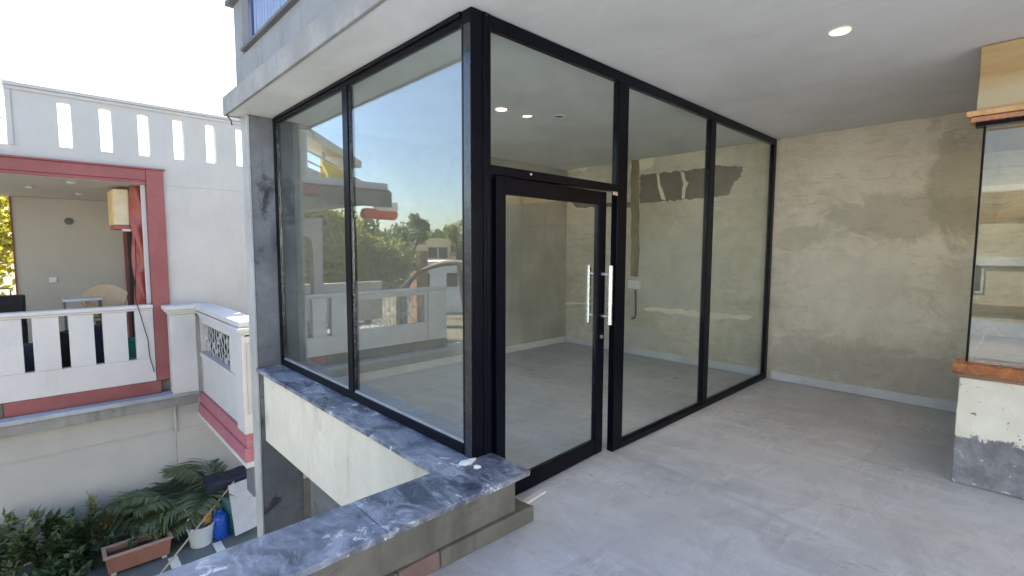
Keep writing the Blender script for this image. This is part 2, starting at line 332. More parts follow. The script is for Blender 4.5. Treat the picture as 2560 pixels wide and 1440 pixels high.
M['leaf_light'] = leafmat('pale_succulent_leaf', (.2, .23, .08), (.36, .36, .16), .25)
M['leaf_tree'] = leafmat('tree_leaf', (.07, .1, .025), (.24, .23, .05), .5)
M['leaf_yellow'] = leafmat('sunlit_yellow_leaf', (.2, .19, .03), (.42, .34, .05), .5)  # golden sunlight is put into the leaf colour
M['leaf_far'] = leafmat('far_tree_leaf', (.05, .08, .03), (.12, .14, .06), .4)
M['bark'] = plaster('bark', (.09, .065, .045), .3, .95, .5, (.04, .03, .02), .5, .6, scale=8)
M['stem'] = paint('green_stem', (.14, .15, .07), .6, .2)
M['yellowfab'] = fabric('yellow_awning_fabric', (.8, .66, .22), .6)
M['orangefab'] = fabric('orange_awning_fabric', (.85, .16, .04), .6)
M['whitefab'] = fabric('white_awning_fabric', (.85, .83, .8), .6)
M['eave'] = plaster('brown_grey_eave', (.13, .11, .1), .12, .8)
M['farcream'] = plaster('cream_far_wall', (.62, .54, .38), .06, .8)
M['farwhite'] = plaster('white_far_wall', (.78, .78, .76), .05, .8)
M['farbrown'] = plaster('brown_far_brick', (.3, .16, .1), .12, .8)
M['roofbrown'] = plaster('brown_roof_sheet', (.26, .17, .11), .12, .8)
M['windowdark'] = paint('dark_window', (.03, .035, .04), .15)
M['shade'] = emit('lit_lamp_lens', (1.0, .86, .62), 14)
M['halo_glow'] = emit('warm_lamp_halo', (1.0, .66, .3), .28)
M['cove'] = emit('warm_cove_panel', (1.0, .6, .13), .45)
M['cabinet'] = paint('beige_shelf_laminate', (.55, .42, .27), .5, .08)

# ------------------------------------------------------------------ ground, courtyard, terrace floor
GZ = -3.1
MB().add([(-400, -400, GZ - .004), (400, -400, GZ - .004), (400, 400, GZ - .004), (-400, 400, GZ - .004)], [(0, 1, 2, 3)]).build('ground', M['ground'])['kind'] = 'structure'
MB().add([(-9, 2.17, GZ), (2.6, 2.17, GZ), (2.6, 10, GZ), (-9, 10, GZ)], [(0, 1, 2, 3)]).build('courtyard_paving', M['tile'])['kind'] = 'structure'
m = MB().cells([-6.5, 1.9, 6.44], [-4.2, 2.17, 5.44], lambda x, y: y < 2.17 or x > 1.9, 0, 1)  # left reach extended out of view so sunlit floor bounces light inward
m.v = [(x, z, 0.0 if y == 0 else -.22) for (x, y, z) in m.v]
m.build('terrace_floor', M['floor'])['kind'] = 'structure'

# ------------------------------------------------------------------ our own building
ZC = 2.919
H = thing('unfinished_house', 'grey unfinished house storey with cement walls and flat overhanging slab', 'house', (3.2, 2.2, 0))
sl = box('ceiling_slab', 1.385, 6.7, -4.2, 5.6, ZC, 3.085, M['ceil'], H)
box('fascia_band', 1.355, 1.383, -4.2, 5.62, ZC - .012, 3.088, M['fascia2'], H, .006)
box('fascia_band', 1.386, 1.7, 5.602, 5.63, ZC - .012, 3.088, M['fascia2'], H, .006)
box('upper_fascia', 1.405, 1.62, -4.2, 5.30, 3.09, 3.355, M['fascia'], H)
box('fascia_coping', 1.365, 1.66, -4.2, 4.99, 3.358, 3.385, M['capstone'], H, .004)
box('upper_pier', 1.405, 1.62, 5.06, 5.299, 3.358, 3.86, M['fascia'], H)
box('pier_cap', 1.345, 1.68, 5.0, 5.36, 3.863, 3.91, M['capstone'], H, .006)
box('unseen_shade_block', 3.5, 6.7, -4.2, 5.5, 3.09, 5.8, M['fascia'], H)  # unseen block above the slab, added to keep sun off the terrace
MB().tube([hit((566, 278), 0, 1.37), hit((570, 292), 0, 1.37), hit((577, 300), 0, 1.375), hit((580, 312), 0, 1.375)], .006, 6).build('loose_wire', M['cable'], H, smooth=True)
# end column under the slab corner
c_ = box('column', 1.535, 1.95, 5.412, 5.61, GZ, ZC - .004, M['conc'], H, .006)
box('column_facing', 1.512, 1.532, 5.405, 5.612, GZ, ZC - .006, M['facing'], H, .004)
box('sill_beam', 1.575, 1.9, 2.2, 5.409, -.42, .332, M['cream_wall'], H, .008)
box('lower_wall', 2.02, 2.2, 2.2, 5.4, GZ, -.425, M['conc'], H)
box('lower_wall', -6.5, 2.018, 1.99, 2.16, GZ, -.224, M['cream_wall'], H)
bw = box('back_wall', 6.45, 6.65, -4.2, 5.6, -.22, ZC - .003, M['backwall'], H)
iw = box('inner_wall', 1.955, 6.447, 5.45, 5.6, -.22, ZC - .003, M['inwall'], H)
box('skirting', 6.425, 6.447, .3, 2.12, .004, .105, M['skirt'], H, .003)
box('skirting', 6.425, 6.447, 2.235, 5.42, .004, .105, M['skirt'], H, .003)
box('skirting', 1.96, 6.42, 5.43, 5.447, .004, .105, M['skirt'], H, .003)

# cement patches, putty and filled chases on the back wall, each with its own ragged outline
def patch(pts, mat, name, parent, ax=0, v=6.447, th=-.006, jit=5, seed=1, sub=6):
    rnd = random.Random(seed); P = []
    n = len(pts)
    for i in range(n):
        a, b = pts[i], pts[(i + 1) % n]
        for k in range(sub):
            t = k / sub; P.append((a[0] + (b[0] - a[0]) * t + rnd.uniform(-jit, jit), a[1] + (b[1] - a[1]) * t + rnd.uniform(-jit, jit)))
    off = [0, 0, 0]; off[ax] = th
    return MB().prism([hit(p, ax, v) for p in P], off).build(name, mat, parent)
patch([(1600, 438), (1700, 428), (1790, 414), (1858, 418), (1852, 440), (1832, 462), (1824, 486), (1790, 492), (1700, 500), (1600, 508)], M['dark_patch'], 'cement_patch', bw, jit=2.5, seed=2, sub=16)
patch([(1424, 496), (1512, 508), (1575, 506), (1575, 520), (1512, 516), (1440, 520)], M['dark_patch'], 'cement_patch', bw, jit=2, seed=3)
for i, pts in enumerate(([(1702, 430), (1710, 430), (1716, 455), (1712, 496), (1704, 498), (1708, 460)], [(1642, 436), (1648, 436), (1652, 462), (1664, 500), (1656, 500), (1646, 470)], [(1716, 456), (1722, 454), (1716, 470), (1712, 470)])):
    patch(pts, M['white_patch'], 'putty_streak', bw, jit=1, seed=10 + i, sub=3, v=6.4405)
patch([(1438, 397), (1470, 396), (1472, 418), (1460, 428), (1438, 426)], M['white_patch'], 'putty_patch', bw, jit=2, seed=5)
patch([(1574, 386), (1620, 382), (1638, 396), (1634, 412), (1612, 426), (1590, 422), (1574, 420)], M['white_patch'], 'putty_patch', bw, jit=2, seed=6)
patch([(1578, 394), (1598, 394), (1597, 690), (1578, 690)], M['chase'], 'filled_chase', bw, jit=2, seed=7, v=6.4395, sub=14)
patch([(1610, 768), (1680, 772), (1760, 778), (1880, 792), (1870, 798), (1780, 796), (1690, 785), (1612, 776)], M['white_patch'], 'putty_streak', bw, jit=3, seed=8)
patch([(1384, 756), (1490, 756), (1490, 761), (1384, 761)], M['white_patch'], 'putty_streak', bw, jit=1.2, seed=9)
a = hit((1574, 700), 0, 6.447); b = hit((1602, 722), 0, 6.447)
box('switch_box', 6.40, 6.438, b.y, a.y, b.z, a.z, M['plastic_white'], bw, .004)
a = hit((1589, 724), 0, 6.43); b = hit((1589, 790), 0, 6.43)
MB().tube([a, b, b + Vector((-.03, .01, -.03)), b + Vector((-.03, .05, -.04))], .014, 8).build('conduit_pipe', M['conduit'], bw, smooth=True)
# things fixed in the ceiling
def downlight(px, label, on, pos=None):
    p = hit(px, 2, ZC) if pos is None else Vector(pos)
    t = thing('ceiling_downlight', label, 'ceiling light', (p.x, p.y, ZC))
    MB().lathe([(.045, -.001), (.058, -.001), (.058, -.007), (.05, -.01), (.045, -.006)], (p.x, p.y, ZC), 28, Vector((0, 0, 1)), False).build('trim_ring', M['plastic_white'], t, smooth=True)
    MB().lathe([(.0, -.004), (.043, -.004), (.043, -.002), (.0, -.002)], (p.x, p.y, ZC), 24).build('lens', M['shade'] if on else M['conduit'], t)
    if on:
        MB().lathe([(.044, -.0035), (.052, -.011), (.058, -.0085)], (p.x, p.y, ZC), 28, Vector((0, 0, 1)), False).build('halo_ring', M['halo_glow'], t, smooth=True)  # added glowing ring stands in for the warm halo around the lamp
        ld = bpy.data.lights.new('downlight_lamp', 'SPOT'); lo = bpy.data.objects.new('downlight_lamp', ld); col.objects.link(lo); lo.parent = t
        lo.location = (0, 0, -.02); ld.energy = 5; ld.color = (1, .82, .55); ld.spot_size = math.radians(110); ld.spot_blend = .8; ld.shadow_soft_size = .04
downlight((2100, 76), 'lit warm downlight in the open verandah ceiling', True)
downlight((1253, 272), 'lit downlight in the ceiling inside the glazed room', True)
downlight((1398, 290), 'unlit dark downlight inside the glazed room', False)

# ------------------------------------------------------------------ parapet wall with stone coping
P = thing('parapet_wall', 'low rendered parapet wall with blue grey stone coping in front of glass corner', 'wall', (0, 2.05, 0))
def rough_box(x0, x1, y0, y1, z0, z1, nx, ny, nz, amp, seed):
    bm = bmesh.new(); bmesh.ops.create_cube(bm, size=1)
    bmesh.ops.subdivide_edges(bm, edges=[e for e in bm.edges if abs(e.verts[0].co.x - e.verts[1].co.x) > .5], cuts=nx)
    bmesh.ops.subdivide_edges(bm, edges=[e for e in bm.edges if abs(e.verts[0].co.y - e.verts[1].co.y) > .5], cuts=ny) if ny else None
    bmesh.ops.subdivide_edges(bm, edges=[e for e in bm.edges if abs(e.verts[0].co.z - e.verts[1].co.z) > .5], cuts=nz) if nz else None
    m = MB(); sx, sy, sz = x1 - x0, y1 - y0, z1 - z0
    for v in bm.verts:
        p = Vector((x0 + (v.co.x + .5) * sx, y0 + (v.co.y + .5) * sy, z0 + (v.co.z + .5) * sz))
        q = noise.noise_vector(p * 6 + Vector((seed, 0, 0))) * amp; m.v.append(tuple(p + q))
    bm.verts.index_update(); m.f = [tuple(v.index for v in f.verts) for f in bm.faces]; bm.free(); return m
rough_box(-2.6, 1.885, 1.955, 2.165, .096, .328, 60, 1, 3, .006, 3).build('wall_body', M['para'], P, .004)
xs = [-2.62, -1.35, .02, 1.02, 1.905]
for i in range(4): rough_box(xs[i] + .002, xs[i + 1] - .002, 1.852, 2.205, .334, .366, 14, 3, 0, .0025, 9 + i).build('coping_stone', M['stone'], P, .004)
rnd = random.Random(4); x = 2.0; i = 0
while x > -.4:
    L = .225 + rnd.uniform(-.012, .012)
    m_ = M['brick'] if i in (3, 5) else M['para']
    rough_box(x - L + .004, x, 1.93 + rnd.uniform(-.008, .006), 2.15, .003, .0945, 5, 1, 2, .011, 20 + i).build('brick', m_, P, .006); x -= L; i += 1
ys = [2.208, 3.28, 4.36, 5.408]
S = thing('window_sill_ledge', 'long blue grey stone sill under the side glazing', 'sill', (1.68, 3.8, .334))
for i in range(3): rough_box(1.505, 1.86, ys[i] + .001, ys[i + 1] - .001, .334, .366, 3, 14, 0, .002, 30 + i).build('sill_stone', M['stone'], S, .003)
# mortar crumbs by the corner post
for i, (px, r) in enumerate((((1165, 1158), .03), ((1180, 1150), .022), ((1192, 1168), .018), ((690, 908), .03))):
    p = hit(px, 2, .368); rb = random.Random(i)
    m = MB(); bm = bmesh.new(); bmesh.ops.create_icosphere(bm, subdivisions=2, radius=r)
    for v in bm.verts: v.co = Vector((v.co.x * 1.5, v.co.y, max(-.002, v.co.z * .5))) * (1 + noise.noise(v.co * 40 + Vector((i, 0, 0))) * .5)
    bm.verts.index_update(); m.v = [tuple(v.co + p) for v in bm.verts]; m.f = [tuple(v.index for v in f.verts) for f in bm.faces]; bm.free()
    o = m.build('mortar_lump', M['farwhite'] if i < 3 else M['brick']); tag(o, 'lump of whitish mortar dropped on the stone by the black corner post' if i < 3 else 'broken bit of orange brick on the sill beside the column', 'mortar' if i < 3 else 'brick bit', 'mortar lumps by the corner post' if i < 3 else None)
# strip of wood under the door
a = hit((1300, 1268), 2, .0); b = hit((1358, 1232), 2, .0)
dv = (b - a).normalized(); pv = Vector((-dv.y, dv.x, 0))
o = MB().obox((a + b) / 2 + Vector((0, 0, .012)), dv * (b - a).length / 2, pv * .022, Vector((0, 0, .009))).build('wooden_wedge', M['skirt'], None, .003)
tag(o, 'pale flat wooden strip lying on the floor at the door foot', 'wood strip')

# ------------------------------------------------------------------ black aluminium glass partition
G = thing('glass_partition', 'black framed glass corner partition with door on the verandah', 'partition', (1.8, 2.2, 0))
YG0, YG1 = 2.177, 2.227           # front run
XG0, XG1 = 1.752, 1.802           # side run
ZT = ZC - .004
def fr(name, *a, mat='black', par=G, bv=.003): return box(name, *a, M[mat], par, bv)
fr('corner_post', 1.752, 1.835, 2.177, 2.262, .368, ZT)
fr('post_cover', 1.838, 1.862, 2.172, 2.25, .368, ZT)
fr('post_flange', 1.746, 1.7505, 2.18, 2.24, .369, ZT - .08, mat='black_gloss', bv=.001)
fr('door_jamb', 1.865, 1.893, 2.174, 2.24, .369, ZT); fr('door_jamb_foot', 1.912, 1.935, 2.21, 2.24, .003, 2.03)
# side run
fr('head_rail', XG0, XG1, 2.265, 5.33, 2.855, ZT); fr('head_rail', XG0 - .012, XG0 - .001, 2.265, 5.33, 2.885, ZT)
fr('sill_rail', XG0, XG1, 2.265, 5.33, .368, .432); fr('sill_track', XG0 + .008, XG1 - .008, 2.266, 5.329, .434, .452, mat='gasket', bv=.002)
fr('end_jamb', XG0, XG1, 5.333, 5.408, .368, ZT); fr('mullion', XG0 - .004, XG1 + .004, 3.70, 3.79, .435, 2.852)
for y0, y1 in ((2.264, 3.698), (3.792, 5.331)):
    box('glass_pane', GX - .005, GX + .005, y0, y1, .45, 2.86, M['glass_side'], G)
    for yy in (y0 + .002, y1 - .010): fr('glazing_bead', XG0 + .006, GX - .007, yy, yy + .008, .454, 2.852, mat='black_gloss', bv=.001)
# front run
fr('head_rail', 1.896, 6.365, YG0, YG1, 2.845, ZT); fr('end_jamb', 6.368, 6.446, YG0, YG1, .003, ZT)
fr('sill_rail', 3.29, 6.366, YG0 - .004, YG1 + .004, .003, .058)
fr('mullion', 3.16, 3.288, YG0 - .003, YG1 + .003, .003, 2.843); fr('mullion', 4.69, 4.80, YG0 - .002, YG1 + .002, .06, 2.843)
fr('transom', 1.896, 3.158, YG0, YG1, 2.03, 2.085)
YP = 2.202
box('glass_pane', 1.895, 3.159, YP - .005, YP + .005, 2.087, 2.844, M['glass'], G); box('glass_pane', 3.29, 4.688, YP - .005, YP + .005, .06, 2.844, M['glass'], G); box('glass_pane', 4.802, 6.367, YP - .005, YP + .005, .06, 2.844, M['glass'], G)
for x0, x1, z0, z1 in ((3.29, 4.688, .06, 2.843), (4.802, 6.366, .06, 2.843)):
    fr('glazing_bead', x0, x1, YP - .02, YP - .007, z0 + .001, z0 + .016, bv=.001)
# door leaf, hinged at the corner post and standing a hand's breadth inwards
ang = math.radians(2.6); hx, hy = 1.94, 2.2
def drot(mb):
    ca, sa = math.cos(ang), math.sin(ang)
    mb.v = [(hx + (x - hx) * ca - (y - hy) * sa, hy + (x - hx) * sa + (y - hy) * ca, z) for (x, y, z) in mb.v]; return mb
D = bpy.data.objects.new('door', None); col.objects.link(D); D.parent = G; D.location = Vector((hx, hy, 0)) - wloc(G)
def dpart(name, mb, mat, bv=.003, sm=False): return drot(mb).build(name, M[mat], D, bv, sm)
DW = 1.16; x1 = hx + DW
dpart('stile', MB().box(hx, hx + .078, 2.178, 2.222, .012, 2.027), 'black'); dpart('stile', MB().box(x1 - .095, x1, 2.178, 2.222, .012, 2.027), 'black')
dpart('top_rail', MB().box(hx + .08, x1 - .097, 2.18, 2.22, 1.925, 2.027), 'black'); dpart('bottom_rail', MB().box(hx + .08, x1 - .097, 2.18, 2.22, .012, .125), 'black')
dpart('door_glass', MB().box(hx + .079, x1 - .096, 2.195, 2.205, .126, 1.924), 'glass', 0)
for sgn, yy in ((-1, 2.178), (1, 2.222)):
    hxm = x1 - .045; yo = yy + sgn * .075
    m = MB().tube([(hxm, yo, 1.03), (hxm, yo, 1.475)], .0185, 16)
    for zz in (1.09, 1.41): m.tube([(hxm, yy + sgn * .0005, zz), (hxm, yo, zz)], .0115, 12)
    dpart('pull_handle', m, 'steel', 0, True)
dpart('lock_cylinder', MB().lathe([(.0, 0), (.014, 0), (.014, .012), (.0, .012)], (x1 - .045, 2.1775, .93), 16, Vector((0, -1, 0))), 'steel', 0, True)
dpart('floor_pivot', MB().box(hx + .004, hx + .14, 2.186, 2.214, .001, .0115), 'steel', .001)
fr('strike_plate', 3.10, 3.158, 2.17, 2.176, 2.0, 2.028, mat='steel', bv=.001)
for px in ((1215, 38), (1328, 436)):
    p = hit(px, 1, 2.175); MB().lathe([(0, 0), (.008, 0), (.007, .003), (0, .004)], (p.x, 2.1765, p.z), 12, Vector((0, -1, 0))).build('screw', M['steel'], G, smooth=True)

# ------------------------------------------------------------------ railing on the storey above
R = thing('balcony_railing', 'blue grey vertical slat railing on the roof edge above the glass', 'railing', (1.5, 3, 3.386))
box('end_post', 1.44, 1.50, 4.90, 4.985, 3.387, 4.4, M['railing_dark'], R, .004)
y = 4.87; k = 0
while y > 3.55:
    box('slat', 1.452, 1.47, y - .058, y, 3.395, 4.35, M['railing'], R, .004); y -= .071 if k % 4 else .085; k += 1
while y > -.5:
    box('slat', 1.452, 1.47, y - .03, y, 3.395, 4.35, M['railing'], R, .003); y -= .13
box('rail', 1.43, 1.49, -.6, 4.898, 4.355, 4.4, M['railing_dark'], R, .004); box('rail', 1.474, 1.492, -.6, 4.898, 3.44, 3.48, M['railing_dark'], R, .003)

# ------------------------------------------------------------------ glazed bay at the right
BX = 4.47
B = thing('window_bay', 'projecting bay with peeling cream base, orange wood sill and glass', 'bay window', (5.4, -1, 0))
rough_box(BX, 6.42, -4.0, .285, .003, .74, 20, 40, 8, .005, 50).build('base_wall', M['baybase'], B, .006)
def moulding(name, prof, y0, y1, mat, par): return MB().prism([(x, y0, z) for x, z in prof], (0, y1 - y0, 0)).build(name, mat, par, .004)
moulding('wooden_sill', [(BX - .03, .77), (BX - .052, .785), (BX - .055, .815), (BX - .04, .838), (BX + .16, .842), (BX + .16, .77)], -4.0, .32, M['wood'], B)
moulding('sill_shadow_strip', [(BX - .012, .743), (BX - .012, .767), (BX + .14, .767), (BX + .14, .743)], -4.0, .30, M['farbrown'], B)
moulding('head_trim', [(BX - .05, 2.465), (BX - .055, 2.5), (BX + .1, 2.5), (BX + .1, 2.465)], -4.0, .345, M['woodlight'], B)
moulding('head_trim', [(BX - .03, 2.43), (BX - .038, 2.462), (BX + .1, 2.462), (BX + .1, 2.43)], -4.0, .325, M['wood'], B)
moulding('glazing_channel', [(BX - .012, 2.405), (BX - .012, 2.428), (BX + .08, 2.428), (BX + .08, 2.405)], -4.0, .30, M['black'], B)
rough_box(BX - .002, 6.42, -4.0, .30, 2.503, ZC - .006, 10, 20, 4, .003, 51).build('head_panel', M['bayfascia'], B, .004)
box('glass_pane', BX + .02, BX + .03, -3.9, .247, .845, 2.404, M['glass_bay'], B)
box('glass_pane', BX + .04, 6.42, .25, .26, .845, 2.404, M['glass'], B)
box('corner_bead', BX + .018, BX + .03, .249, .262, .845, 2.404, M['black'], B, .002)
box('inner_ledge', BX + .165, 6.4, -3.9, .245, .745, .8, M['ledge'], B)
# what stands inside the bay
sh = thing('shelf_unit', 'beige laminate shelf unit inside the glazed bay', 'shelves', (6.2, -.5, .8))
box('back_panel', 6.34, 6.38, -1.9, -.02, .802, 2.0, M['cabinet'], sh)
for zz in (.84, 1.12, 1.4, 1.68, 1.96): box('shelf', 5.95, 6.338, -1.9, -.02, zz, zz + .03, M['cabinet'], sh, .003)
for k in range(4): box('drawer_front', 5.93, 5.948, -.9 + 0 * k, -.05, .88 + .28 * k, 1.1 + .28 * k, M['farcream'] if k % 2 else M['woodlight'], sh, .004)
o = box('lit_cove_lamp', 5.0, 6.3, -1.6, -.12, 2.36, 2.40, M['cove'], None, .004); tag(o, 'glowing warm yellow light panel under the bay ceiling', 'light panel')
o = MB().obox((5.1, -.28, .95), Vector((.02, -.18, -.1)), Vector((.12, .03, 0)), Vector((.004, -.005, .012))).build('loose_plank', M['woodlight'], None, .002); tag(o, 'short tan offcut of board leaning inside the bay', 'board')

# ------------------------------------------------------------------ the white and brick red house across the courtyard
YN = 9.94
N = thing('neighbour_house', 'white house with brick red framed balcony and slotted roof parapet', 'house', (1, 11, GZ))
slots = [.235 + .471 * k for k in range(8)]
xs = sorted(set([-2.06, -.276, 7.0] + [s for s in slots] + [s + .15 for s in slots])); zs = [2.62, 3.03, 3.075, 3.735, 3.85]
MB().cells(xs, zs, lambda x, z: (z < 3.03) or (x > -.276 and not (3.075 < z < 3.735 and any(s < x < s + .15 for s in slots))), YN, YN + .16).build('roof_parapet', M['greyp'], N)
box('parapet_coping', -.31, 7.0, YN - .045, YN + .2, 3.853, 3.9, M['greyp'], N, .006); box('parapet_moulding', -.3, 7.0, YN - .022, YN - .002, 3.80, 3.85, M['greyp'], N, .004)
box('parapet_side_trim', -.3, -.24, YN - .024, YN - .003, 3.032, 3.797, M['greyp'], N, .004)
box('facade_wall', 1.475, 7.0, YN + .002, YN + .18, GZ, 2.618, M['greyp'], N)
box('lower_wall', -4.2, 1.473, YN + .03, YN + .2, GZ, -.83, M['lowp'], N)
box('wall_string_course', -4.2, 1.44, YN + .012, YN + .029, -1.53, -1.50, M['lowp'], N, .004); box('wall_string_course', 1.50, 3.4, YN - .016, YN, -1.56, -1.53, M['lowp'], N, .004)
MB().tube([(1.47, YN - .02, -1.03), (1.47, YN - .02, -1.56)], .022, 8).build('drain_pipe', M['lowp'], N, smooth=True)
box('balcony_ledge', -3.7, 1.78, YN - .22, YN + .028, -1.06, -.90, M['ledge'], N, .01); box('ledge_slab', -3.72, 1.80, YN - .26, YN + .028, -.897, -.83, M['ledgetop'], N, .008)
box('base_course', -3.6, -.552, YN - .05, YN + .1, -.827, -.615, M['eave'], N, .012); box('base_band', -.55, 1.30, YN - .05, YN + .1, -.827, -.615, M['pink'], N, .012)
box('balcony_floor', -3.6, 7.0, YN + .102, 14.0, -.82, -.66, M['ledge'], N)
# balustrade with slots: plinth, uprights, rail
Bal = box('balustrade_plinth', -3.6, 1.235, YN - .03, YN + .09, -.612, -.225, M['whitep'], N, .004)
ss = [-.70, -.305, .09, .485, .89]
ed = [-1.2] + [v for s_ in ss for v in (s_, s_ + .105)] + [1.235]
for i in range(0, len(ed), 2): box('balustrade_upright', ed[i], ed[i + 1], YN - .027, YN + .087, -.223, .573, M['whitep'], N, .003)
box('balustrade_panel_frame', -1.29, -1.203, YN - .028, YN + .088, -.223, .573, M['whitep'], N, .003); box('balustrade_panel_frame', -3.06, -2.97, YN - .028, YN + .088, -.223, .573, M['whitep'], N, .003)
box('balustrade_panel_frame', -2.967, -1.293, YN - .028, YN + .088, .49, .573, M['whitep'], N, .003); box('balustrade_panel_frame', -2.967, -1.293, YN - .028, YN + .088, -.223, -.17, M['whitep'], N, .003)
box('balustrade_moulding', -3.6, 1.235, YN - .045, YN + .1, .576, .605, M['whitep'], N, .004); box('balustrade_rail', -3.62, 1.237, YN - .075, YN + .12, .608, .665, M['whitep'], N, .012)
box('end_pier', -3.6, -3.065, YN - .06, YN + .12, -.61, .572, M['whitep'], N, .006)
def grille(parent, fn, w, h, n, seed):       # cast grille of wavy bars; fn maps (u, v) to a point
    rnd = random.Random(seed)
    for k in range(n):
        u = (k + .5) / n * w; pts = []; ph = rnd.uniform(0, 6)
        for j in range(15):
            v = h * j / 14; pts.append(fn(u + math.sin(j * 1.35 + ph) * .028, v))
        MB().tube(pts, .009, 5).build('grille_bar', M['white_grille'], parent)
    for k in range(int(n * 1.2)):
        cx, cz = rnd.uniform(.05, w - .05), rnd.uniform(.06, h - .06); r = rnd.uniform(.03, .055)
        MB().tube([fn(cx + r * math.cos(t * .7854), cz + r * math.sin(t * .7854)) for t in range(9)], .01, 5, False).build('grille_scroll', M['white_grille'], parent)
M['white_grille'] = paint('grey_cast_grille', (.5, .5, .48), .6)
grille(N, lambda u, v: Vector((-2.967 + u, YN + .03, -.168 + v)), 1.674, .656, 14, 5)
# red frame, soffit, porch
box('red_lintel', -2.06, 1.238, YN - .05, YN - .002, 2.68, 2.85, M['pink'], N, .006); box('red_lintel_step', -2.04, 1.238, YN - .03, YN - .002, 2.625, 2.678, M['pink'], N, .004); box('red_lintel_moulding', -2.08, 1.5, YN - .075, YN - .002, 2.853, 2.88, M['pink'], N, .004)
box('red_pillar', 1.24, 1.472, YN - .06, YN + .16, -.612, 2.85, M['pink'], N, .006)
box('pillar_reveal', 1.18, 1.237, YN + .095, YN + .16, .668, 2.617, M['whitep'], N, .003)
box('porch_soffit', -2.06, 7.0, YN + .163, 14.4, 2.624, 2.75, M['porchp'], N)
pb = box('porch_back_wall', -.45, 1.519, 14.2, 14.4, -.655, 2.62, M['porchp'], N); box('wall_edge_trim', -.475, -.452, 14.17, 14.4, -.655, 2.62, M['pink'], N)
box('porch_side_wall', 1.52, 1.72, YN + .19, 14.4, -.655, 2.62, M['porchp'], N)
box('doorway_frame', 1.3, 1.515, 14.12, 14.198, -.655, 2.3, M['pink'], N, .01); box('door_leaf', 1.36, 1.51, 14.09, 14.118, -.655, 2.22, M['windowdark'], N, .004)
box('garden_wall', -4.2, -.48, 14.2, 14.36, -.655, .55, M['lowp'], N)
p = hit((172, 553), 1, 14.19); MB().lathe([(0, 0), (.075, 0), (.07, .03), (0, .035)], (p.x, 14.198, p.z), 18, Vector((0, -1, 0))).build('wall_hole_cover', M['conduit'], pb, smooth=True)
p = hit((132, 699), 1, 14.19); box('socket_plate', p.x - .06, p.x + .06, 14.17, 14.197, p.z - .06, p.z + .05, M['plastic_white'], pb, .005)
for px in ((75, 467), (178, 455), (198, 484)):
    p = hit(px, 2, 2.622); MB().lathe([(0, 0), (.06, 0), (.05, -.025), (0, -.03)], (p.x, p.y, 2.6225), 16).build('soffit_rose', M['skirt'], N, smooth=True)
# twisted red column
m = MB(); n = 36; base = 0
for i in range(61):
    z = .668 - 1.2 + (2.62 - .668 + 1.2) * i / 60
    for k in range(n):
        t = 2 * math.pi * k / n; r = .125 + .016 * math.sin(3 * t + z * 8.0) ; m.v.append((1.19 + r * math.cos(t), YN + .5 + r * math.sin(t), z - .12 if i == 0 else z))
for i in range(60):
    for k in range(n): m.f.append((i * n + k, i * n + (k + 1) % n, (i + 1) * n + (k + 1) % n, (i + 1) * n + k))
m.build('twisted_column', M['red'], N, smooth=True)
# canopy, awning and upper railing that the side glazing mirrors
def seg(name, a, b, r, mat, par, r2=None): return MB().bar(a, b, r, r2).build(name, mat, par, .004)
e0, e1 = mir((735, 330), 1, 10.8), mir((880, 408), 1, 13.9); e0.z = e1.z = 4.05
seg('terrace_canopy', e0, e1, .28, M['porchp'], N, .1)
b0, b1 = e0.copy(), e1.copy(); b0.z = b1.z = 3.2; seg('terrace_kerb', b0, b1, .14, M['greyp'], N, .16)
for t in (.05, .42, .7, .96):
    q = b0.lerp(b1, t); seg('terrace_post', q + Vector((0, 0, .16)), Vector((q.x, q.y, 3.95)), .035 if t in (.05, .42) else .014, M['greyp'], N)
for zz in (3.55, 3.78):
    c0, c1 = b0.copy(), b1.copy(); c0.z = c1.z = zz; seg('terrace_rail', c0, c1, .016, M['gasket'], N)
rf = MB()
for i, (tx, ty) in enumerate(((800, 392), (840, 416), (880, 438), (905, 452), (930, 466), (968, 480))):
    T = mir((tx, ty), 1, 12.6); L = mir((tx, 484), 1, 10.6); rf.v += [tuple(T), tuple(L)]
rf.f = [(2 * i, 2 * i + 1, 2 * i + 3, 2 * i + 2) for i in range(5)]
o = rf.build('awning_sheet', M['yellowfab'], N); sm = o.modifiers.new('solid', 'SOLIDIFY'); sm.thickness = .012
a = mir((906, 531), 1, 10.4); b = mir((988, 519), 1, 10.4)
MB().lathe([(0, 0), (.1, .0), (.125, .05), (.125, (b - a).length - .05), (.1, (b - a).length), (0, (b - a).length)], (a.x, 10.4, a.z - .02), 20, Vector((-1, 0, 0))).build('awning_valance', M['orangefab'], N, smooth=True)
MB().lathe([(0, 0), (.1, .0), (.12, .05), (.12, (b - a).length * .62), (0, (b - a).length * .62)], (a.x - .3, 10.36, a.z + .16), 20, Vector((-1, 0, 0))).build('awning_roller', M['whitefab'], N, smooth=True)
box('eave_edge', -2.1, -.5, YN - .11, YN - .08, 2.5, 2.84, M['eave'], N, .01)
# arched pier at the far end of the balcony
A = [(808, 700), (806, 545), (748, 545), (748, 600), (755, 592), (764, 590), (773, 594), (780, 606), (784, 640), (786, 745), (808, 745)]
MB().prism([mir(p, 1, 12.6) for p in A], (0, .25, 0)).build('arched_pier', M['greyp'], N)

